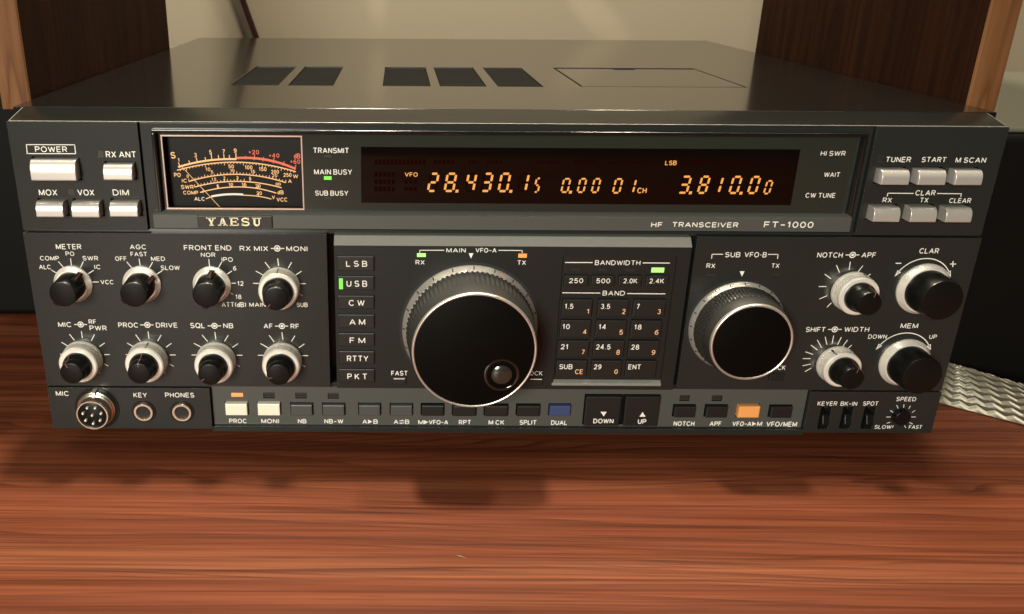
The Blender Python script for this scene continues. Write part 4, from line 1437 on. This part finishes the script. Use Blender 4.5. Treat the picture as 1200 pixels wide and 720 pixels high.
k.lathe(x, z, YB, [(DM - 1.2, 6.65), (DM - .9, 6.2), (DM - .9, 0)], 48)
build(k, 'socket_insert', MATS['black'], MIC, smooth=35)
for i in range(7):
    a = 2 * pi * i / 7 + pi / 2 + pi / 7
    k = MB()
    k.lathe(x + 4.3 * cos(a), z + 4.3 * sin(a), YB - DM + 1.2, [(0, .62), (1.4, .62), (1.8, .4), (1.9, 0)], 14)
    build(k, 'pin', MATS['silver'], MIC, smooth=50)
k = MB()
k.lathe(x, z, YB - DM + 1.2, [(0, .62), (1.4, .62), (1.8, .4), (1.9, 0)], 14)
build(k, 'pin', MATS['silver'], MIC, smooth=50)
k = MB()
k.box(x - 1.1, x + 1.1, YB - 3.2, YB - .5, z + 7.6, z + 9.6)
build(k, 'keyway', MATS['stainless'], MIC, bevel=.2)

# ------------------------------------------------------------------ knobs


def rib(n_step, amp):
    return lambda i, k_: (amp if i % n_step < n_step / 2 else -amp)


def concentric(u, v, D=16.0, ring_r=8.9, cap_r=5.5, mark=0, line=None):
    """silver knurled outer ring with a black knob in front; u, v is the centre of the knob's front face in the photo"""
    x, z = at(u, v, YLOW - D)
    y0 = YLOW
    k = MB()
    n = 216
    k.lathe(x, z, y0, [(.3, ring_r), (1.8, ring_r), (2.1, ring_r - .15)], n)
    k.lathe(x, z, y0, [(2.1, ring_r - .15), (2.3, ring_r - .12), (5.6, ring_r - .28), (5.8, ring_r - .3)], n, 0, lambda i, kk: (-.3 if i % 3 == 0 and 0 < kk < 3 else 0))
    k.lathe(x, z, y0, [(5.8, ring_r - .3), (7.0, ring_r - .45), (7.6, ring_r - 1.0), (7.6, cap_r + .6)], n)
    kn = build(k, 'concentric_knob', MATS['silver'], R, origin=(x, y0, z), smooth=28)
    c = MB()
    c.lathe(x, z, y0, [(7.0, cap_r + 1.25), (8.2, cap_r + 1.2), (9.8, cap_r + .95), (11.2, cap_r + .2), (12.0, cap_r), (D - .7, cap_r - .12), (D - .15, cap_r - .45), (D, cap_r - .9), (D, 0)], 64)
    cap = build(c, 'inner_knob', MATS['satin_black'], kn, smooth=35)
    if mark is not None:
        l = MB()
        a = radians(90 - mark)
        ca, sa = cos(a), sin(a)
        px_, pz_ = -sa, ca
        rr = ring_r + .02
        pts = []
        for d_, r_ in ((1.9, rr - .1), (7.0, rr - .40)):
            for sg in (-.3, .3):
                pts.append((x + ca * r_ + px_ * sg, y0 - d_, z + sa * r_ + pz_ * sg))
        for d_, r_ in ((1.9, rr - 1.2), (7.0, rr - 1.4)):
            for sg in (-.3, .3):
                pts.append((x + ca * r_ + px_ * sg, y0 - d_, z + sa * r_ + pz_ * sg))
        l.add(pts, [[0, 1, 3, 2], [4, 6, 7, 5], [0, 2, 6, 4], [1, 5, 7, 3], [0, 4, 5, 1], [2, 3, 7, 6]])
        build(l, 'ring_mark', MATS['black'], kn)
    if line is not None:
        l = MB()
        a = radians(90 - line)
        ca, sa = cos(a), sin(a)
        px_, pz_ = -sa, ca
        path = [(8.2, cap_r + 1.22), (9.8, cap_r + .97), (11.2, cap_r + .22), (12.0, cap_r + .03), (D - .7, cap_r - .09), (D - .15, cap_r - .42), (D + .03, cap_r - .9), (D + .03, cap_r - 2.2)]
        vs = []
        for d_, r_ in path:
            for sg in (-.22, .22):
                vs.append((x + ca * (r_ + .03) + px_ * sg, y0 - d_, z + sa * (r_ + .03) + pz_ * sg))
        l.add(vs, [[2 * i, 2 * i + 2, 2 * i + 3, 2 * i + 1] for i in range(len(path) - 1)])
        build(l, 'pointer_line', MATS['pointer'], kn, recalc=False)
    return kn


concentric(322.6, 350.6, ring_r=9.1, cap_r=5.7, mark=0, line=222)
concentric(83.6, 438.2, ring_r=9.2, cap_r=5.35, mark=112, line=335)
concentric(162.8, 438.4, ring_r=9.2, cap_r=5.35, mark=8, line=0)
concentric(245.6, 439.6, ring_r=9.2, cap_r=5.45, mark=None, line=232)
concentric(326.2, 439.8, ring_r=9.0, cap_r=5.45, mark=None, line=248)
concentric(1019.4, 356.8, D=16.5, ring_r=9.3, cap_r=5.6, mark=18, line=18)
concentric(999.2, 444.6, D=16.5, ring_r=9.0, cap_r=5.5, mark=-28, line=20)


def selector(u, v, ang, D=14.0, r=5.9):
    x, z = at(u, v, YLOW - D)
    y0 = YLOW
    k = MB()
    k.lathe(x, z, y0, [(.2, 8.5), (1.0, 8.5), (3.0, 7.0), (3.0, r + .3)], 72)
    kn = build(k, 'selector_knob', MATS['silver'], R, origin=(x, y0, z), smooth=25)
    c = MB()
    c.lathe(x, z, y0, [(2.6, r + .55), (3.4, r + .5), (D - .7, r + .05), (D - .15, r - .3), (D, r - .8), (D, 0)], 64)
    cap = build(c, 'knob_body', MATS['satin_black'], kn, smooth=35)
    a = radians(90 - ang)
    ca, sa = cos(a), sin(a)
    px_, pz_ = -sa, ca

    def fin(sign, r1, d0, d1, m_, hw, nm, lift=0):
        l = MB()
        vs = []
        for d_, rr in ((d0, r1), (d1, r1 - .9)):
            for r_ in (r - 1.5, rr):
                for sg in (-hw, hw):
                    vs.append((x + sign * ca * (r_ + lift) + px_ * sg, y0 - d_, z + sign * sa * (r_ + lift) + pz_ * sg))
        l.add(vs, [[0, 1, 3, 2], [4, 6, 7, 5], [0, 4, 5, 1], [2, 3, 7, 6], [0, 2, 6, 4], [1, 5, 7, 3]])
        return build(l, nm, m_, kn, bevel=.15)
    fin(1, r + 2.0, 3.2, D - 4.2, MATS['satin_black'], 1.15, 'pointer_fin')
    fin(-1, r + 1.5, D - 4.5, D - .4, MATS['satin_black'], 1.15, 'tail_fin')
    l = MB()
    vs = []
    for d_, r_ in ((3.3, r + 2.03), (D - 4.4, r + 1.16)):
        for sg in (-.4, .4):
            vs.append((x + ca * (r_ + .03) + px_ * sg, y0 - d_, z + sa * (r_ + .03) + pz_ * sg))
    l.add(vs, [[0, 1, 3, 2]])
    build(l, 'pointer_line', MATS['pointer'], kn, recalc=False)
    return kn


selector(73.2, 345.2, 40)
selector(156.4, 345.6, 56)
selector(241.2, 346.3, 8)


def big_plain(u, v, D=15.5, r=8.9, rs_=11.2):
    x, z = at(u, v, YLOW - D)
    y0 = YLOW
    k = MB()
    k.lathe(x, z, y0, [(.2, rs_ + .3), (1.0, rs_ + .3), (3.6, rs_ - 1.2), (3.6, r + .2)], 96)
    kn = build(k, 'plain_knob', MATS['silver'], R, origin=(x, y0, z), smooth=25)
    c = MB()
    c.lathe(x, z, y0, [(3.2, r + .75), (4.4, r + .7), (D - .8, r + .05), (D - .2, r - .25), (D, r - .7), (D, 0)], 80)
    build(c, 'knob_body', MATS['satin_black'], kn, smooth=35)
    return kn


big_plain(1104.6, 352.8, r=9.1, rs_=11.6)
big_plain(1081.2, 441.6, r=8.9, rs_=11.4)


def tuning(x, z, y0, D, base_r, face_r, ticks, dimple, diamond):
    hz = MB()
    hz.lathe(x, z, y0, [(.15, base_r + 1.3), (.15, base_r - 3)], 96)
    hz.disc(x, z, base_r, y0 - .14, seg=96)
    k = MB()
    n = 320 if not diamond else 176
    d1 = D * .15
    s_r = base_r
    kr0, kr1 = base_r * .94, face_r + 1.0
    dk = D * .62
    rows = 7 if diamond else 5
    prof = []
    for i in range(rows + 1):
        t_ = i / rows
        prof.append((d1 + (dk - d1) * t_, kr0 + (kr1 - kr0) * t_))
    if diamond:
        k.lathe(x, z, y0, prof, n, 0, lambda i, kk: (.34 if ((i // 2) + kk) % 2 else -.3) if 0 < kk < rows else -.1)
    else:
        k.lathe(x, z, y0, prof, n, 0, lambda i, kk: (.24 if i % 4 < 2 else -.24) if 0 <= kk < rows else 0)
    k.lathe(x, z, y0, [(dk, kr1), (dk + .3, kr1 + .25), (dk + 1.2, kr1 + .2), (D - 3.0, face_r + .55), (D - 1.6, face_r + .2)], 128)
    kn = build(k, 'tuning_knob', MATS['knurl'], R, origin=(x, y0, z), smooth=50 if not diamond else 20)
    build(hz, 'knob_well', MATS['hole'], kn, recalc=False)
    k = MB()
    k.lathe(x, z, y0, [(.3, s_r), (.9, s_r), (1.2, s_r - .15), (d1 + .1, s_r * .938), (d1 + .1, s_r - 3.5)], 128)
    ring = build(k, 'dial_ring', MATS['dial'], kn, smooth=30)
    k = MB()
    for i in range(ticks):
        a = 2 * pi * i / ticks + pi / 2 - .02
        ca, sa = cos(a), sin(a)
        vs = []
        for d_, r_ in ((1.35, s_r - .2), (1.2 + (d1 - 1.1) * .62, s_r - .15 - (s_r * .062 - .15) * .62)):
            for dr in (.06, -.5):
                for sg in (-.24, .24):
                    vs.append((x + ca * (r_ + dr) - sa * sg, y0 - d_, z + sa * (r_ + dr) + ca * sg))
        k.add(vs, [[0, 1, 3, 2], [4, 6, 7, 5], [0, 4, 5, 1], [2, 3, 7, 6], [0, 2, 6, 4], [1, 5, 7, 3]])
    build(k, 'dial_marks', MATS['black'], kn)
    k = MB()
    k.lathe(x, z, y0, [(D - 1.7, face_r + .1), (D - 1.2, face_r + .1), (D - .5, face_r + .02), (D - .12, face_r - .25), (D, face_r - .55), (D - .15, face_r - .98), (D - .5, face_r - 1.08)], 224)
    build(k, 'chrome_rim', MATS['chrome'], kn, smooth=60)
    k = MB()
    k.lathe(x, z, y0, [(D - .5, face_r - .9), (D - .35, face_r - 1.3), (D - .35, 0)], 96)
    build(k, 'knob_face', MATS['face'], kn, smooth=30)
    if dimple:
        dx, dz = at(dimple[0], dimple[1], y0 - D)
        k = MB()
        k.lathe(dx, dz, y0, [(D - .34, 7.6), (D - .2, 7.2), (D - .12, 6.8), (D - .4, 6.4), (D - 1.0, 6.1), (D - 1.6, 5.8), (D - 1.7, 5.5)], 64)
        dm = build(k, 'finger_dimple', MATS['gloss'], kn, smooth=60)
        k = MB()
        k.lathe(dx, dz, y0, [(D - 1.7, 5.6)] + [(D - 1.7 + 2.3 * sin(q * pi / 16), 5.5 * cos(q * pi / 16)) for q in range(1, 8)] + [(D + .4, 0)], 48)
        build(k, 'dimple_dome', MATS['dome'], kn, smooth=60)
    return kn


tuning(-12.94, 54.76, YC, 25.6, 30.6, 26.7, 20, (588, 440), False)
tuning(108.6, 55.7, YLOW, 19.6, 21.6, 17.9, 20, None, True)

# keyer speed knob: small recessed shaft
x, z = at(1057.2, 490, YB - 2)
k = MB()
k.lathe(x, z, YB, [(.06, 4.7), (.06, 0)], 40)
k2 = MB()
k2.lathe(x, z, YB, [(.1, 3.9), (2.6, 3.7), (3.0, 3.3), (3.0, 0)], 40)
kn = build(k2, 'speed_knob', MATS['satin_black'], R, smooth=35)
build(k, 'knob_well', MATS['hole'], kn, recalc=False)

# ------------------------------------------------------------------ braided strap
def on_desk(u, v, zz):
    return on_top(u, v, zz)


low = [(217, 150), (222, 108), (234, 74), (248.4, 54.5), (263, 42), (279, 29.5), (300, 14), (335, -8)]
ZUP = 9.0
p1 = on_desk(1108, 424, ZUP)
p2 = on_desk(1200, 453, ZUP)
p0 = on_desk(1154, 438, ZUP)
up = [(217, 158), (224, 122), (238, 95), (p1[0], p1[1]), ((p1[0] + p0[0]) / 2, (p1[1] + p0[1]) / 2), (p2[0] * .55 + p0[0] * .45, p2[1] * .55 + p0[1] * .45), (p2[0] + 8, p2[1] - 7), (p2[0] + 40, p2[1] - 32)]


def spline(pts, n):
    out = []
    for i in range(n + 1):
        t_ = i / n * (len(pts) - 1)
        k_ = min(int(t_), len(pts) - 2)
        f = t_ - k_
        a, b = pts[max(0, k_ - 1)], pts[k_]
        c_, d_ = pts[k_ + 1], pts[min(len(pts) - 1, k_ + 2)]
        out.append(tuple(.5 * (2 * q1 + (-q0 + q2) * f + (2 * q0 - 5 * q1 + 4 * q2 - q3) * f * f + (-q0 + 3 * q1 - 3 * q2 + q3) * f ** 3) for q0, q1, q2, q3 in zip(a, b, c_, d_)))
    return out


NL, NW = 420, 72
A_, B_ = spline(low, NL), spline(up, NL)
br = MB()
vs = []
per = 17.0
LEN = [0]
for i in range(NL):
    LEN.append(LEN[-1] + math.hypot(A_[i + 1][0] - A_[i][0], A_[i + 1][1] - A_[i][1]))
mis, gap = {}, {}
for i in range(NL + 1):
    for j in range(NW + 1):
        t_ = j / NW
        x_ = A_[i][0] * (1 - t_) + B_[i][0] * t_
        y_ = A_[i][1] * (1 - t_) + B_[i][1] * t_
        z_ = ZD + .3 + (ZUP - ZD) * t_ + 1.4 * sin(pi * t_)
        vs.append((x_, y_, z_))
        # weave: plaits run zigzag along the strap
        s_ = LEN[i] / 4.2
        zig = abs((s_ % 2) - 1)
        w_ = (t_ * 6.8 + zig * .5) % 1.0
        mis[(i, j)] = w_
        gap[(i, j)] = .20 + .34 * (1 - abs(((s_ + 1.0) % 2) - 1))
vs2 = []
for i in range(NL + 1):
    for j in range(NW + 1):
        x_, y_, z_ = vs[i * (NW + 1) + j]
        h = .34 * sin(pi * mis[(i, j)])
        vs2.append((x_ - h * .35, y_ - h * .55, z_ + h * .55))
fs, ms = [], []
for i in range(NL):
    for j in range(NW):
        fs.append([i * (NW + 1) + j, (i + 1) * (NW + 1) + j, (i + 1) * (NW + 1) + j + 1, i * (NW + 1) + j + 1])
        q = mis[(i, j)]
        ms.append(1 if q < gap[(i, j)] and 0.04 < j / NW < .97 else 0)
br.v, br.f, br.m = vs2, fs, ms
o = build(br, 'braided_strap', [MATS['braid'], MATS['braid_dark']], smooth=50, recalc=False)
md = o.modifiers.new('solid', 'SOLIDIFY')
md.thickness = .0012
md.offset = -1
o['label'] = 'flat tinned metal braided ground strap on the desk right of the radio'
o['category'] = 'strap'

# ------------------------------------------------------------------ crumbs on the desk
x_, y_ = on_top(541, 653, ZD)
k = MB()
k.add([(x_ - 2.6, y_ + 1.2, ZD + .05), (x_ - .5, y_ + .45, ZD + .05), (x_ + 2.2, y_ - 1.0, ZD + .05), (x_ + .3, y_ - .1, ZD + .05), (x_ - .2, y_ + .2, ZD + .6)],
      [[0, 1, 4], [1, 2, 4], [2, 3, 4], [3, 0, 4], [3, 2, 1, 0]])
o = build(k, 'crumb', MATS['crumb'])
o['label'] = 'tiny pale crumb lying on the bare desk in front of the radio'
o['category'] = 'crumb'
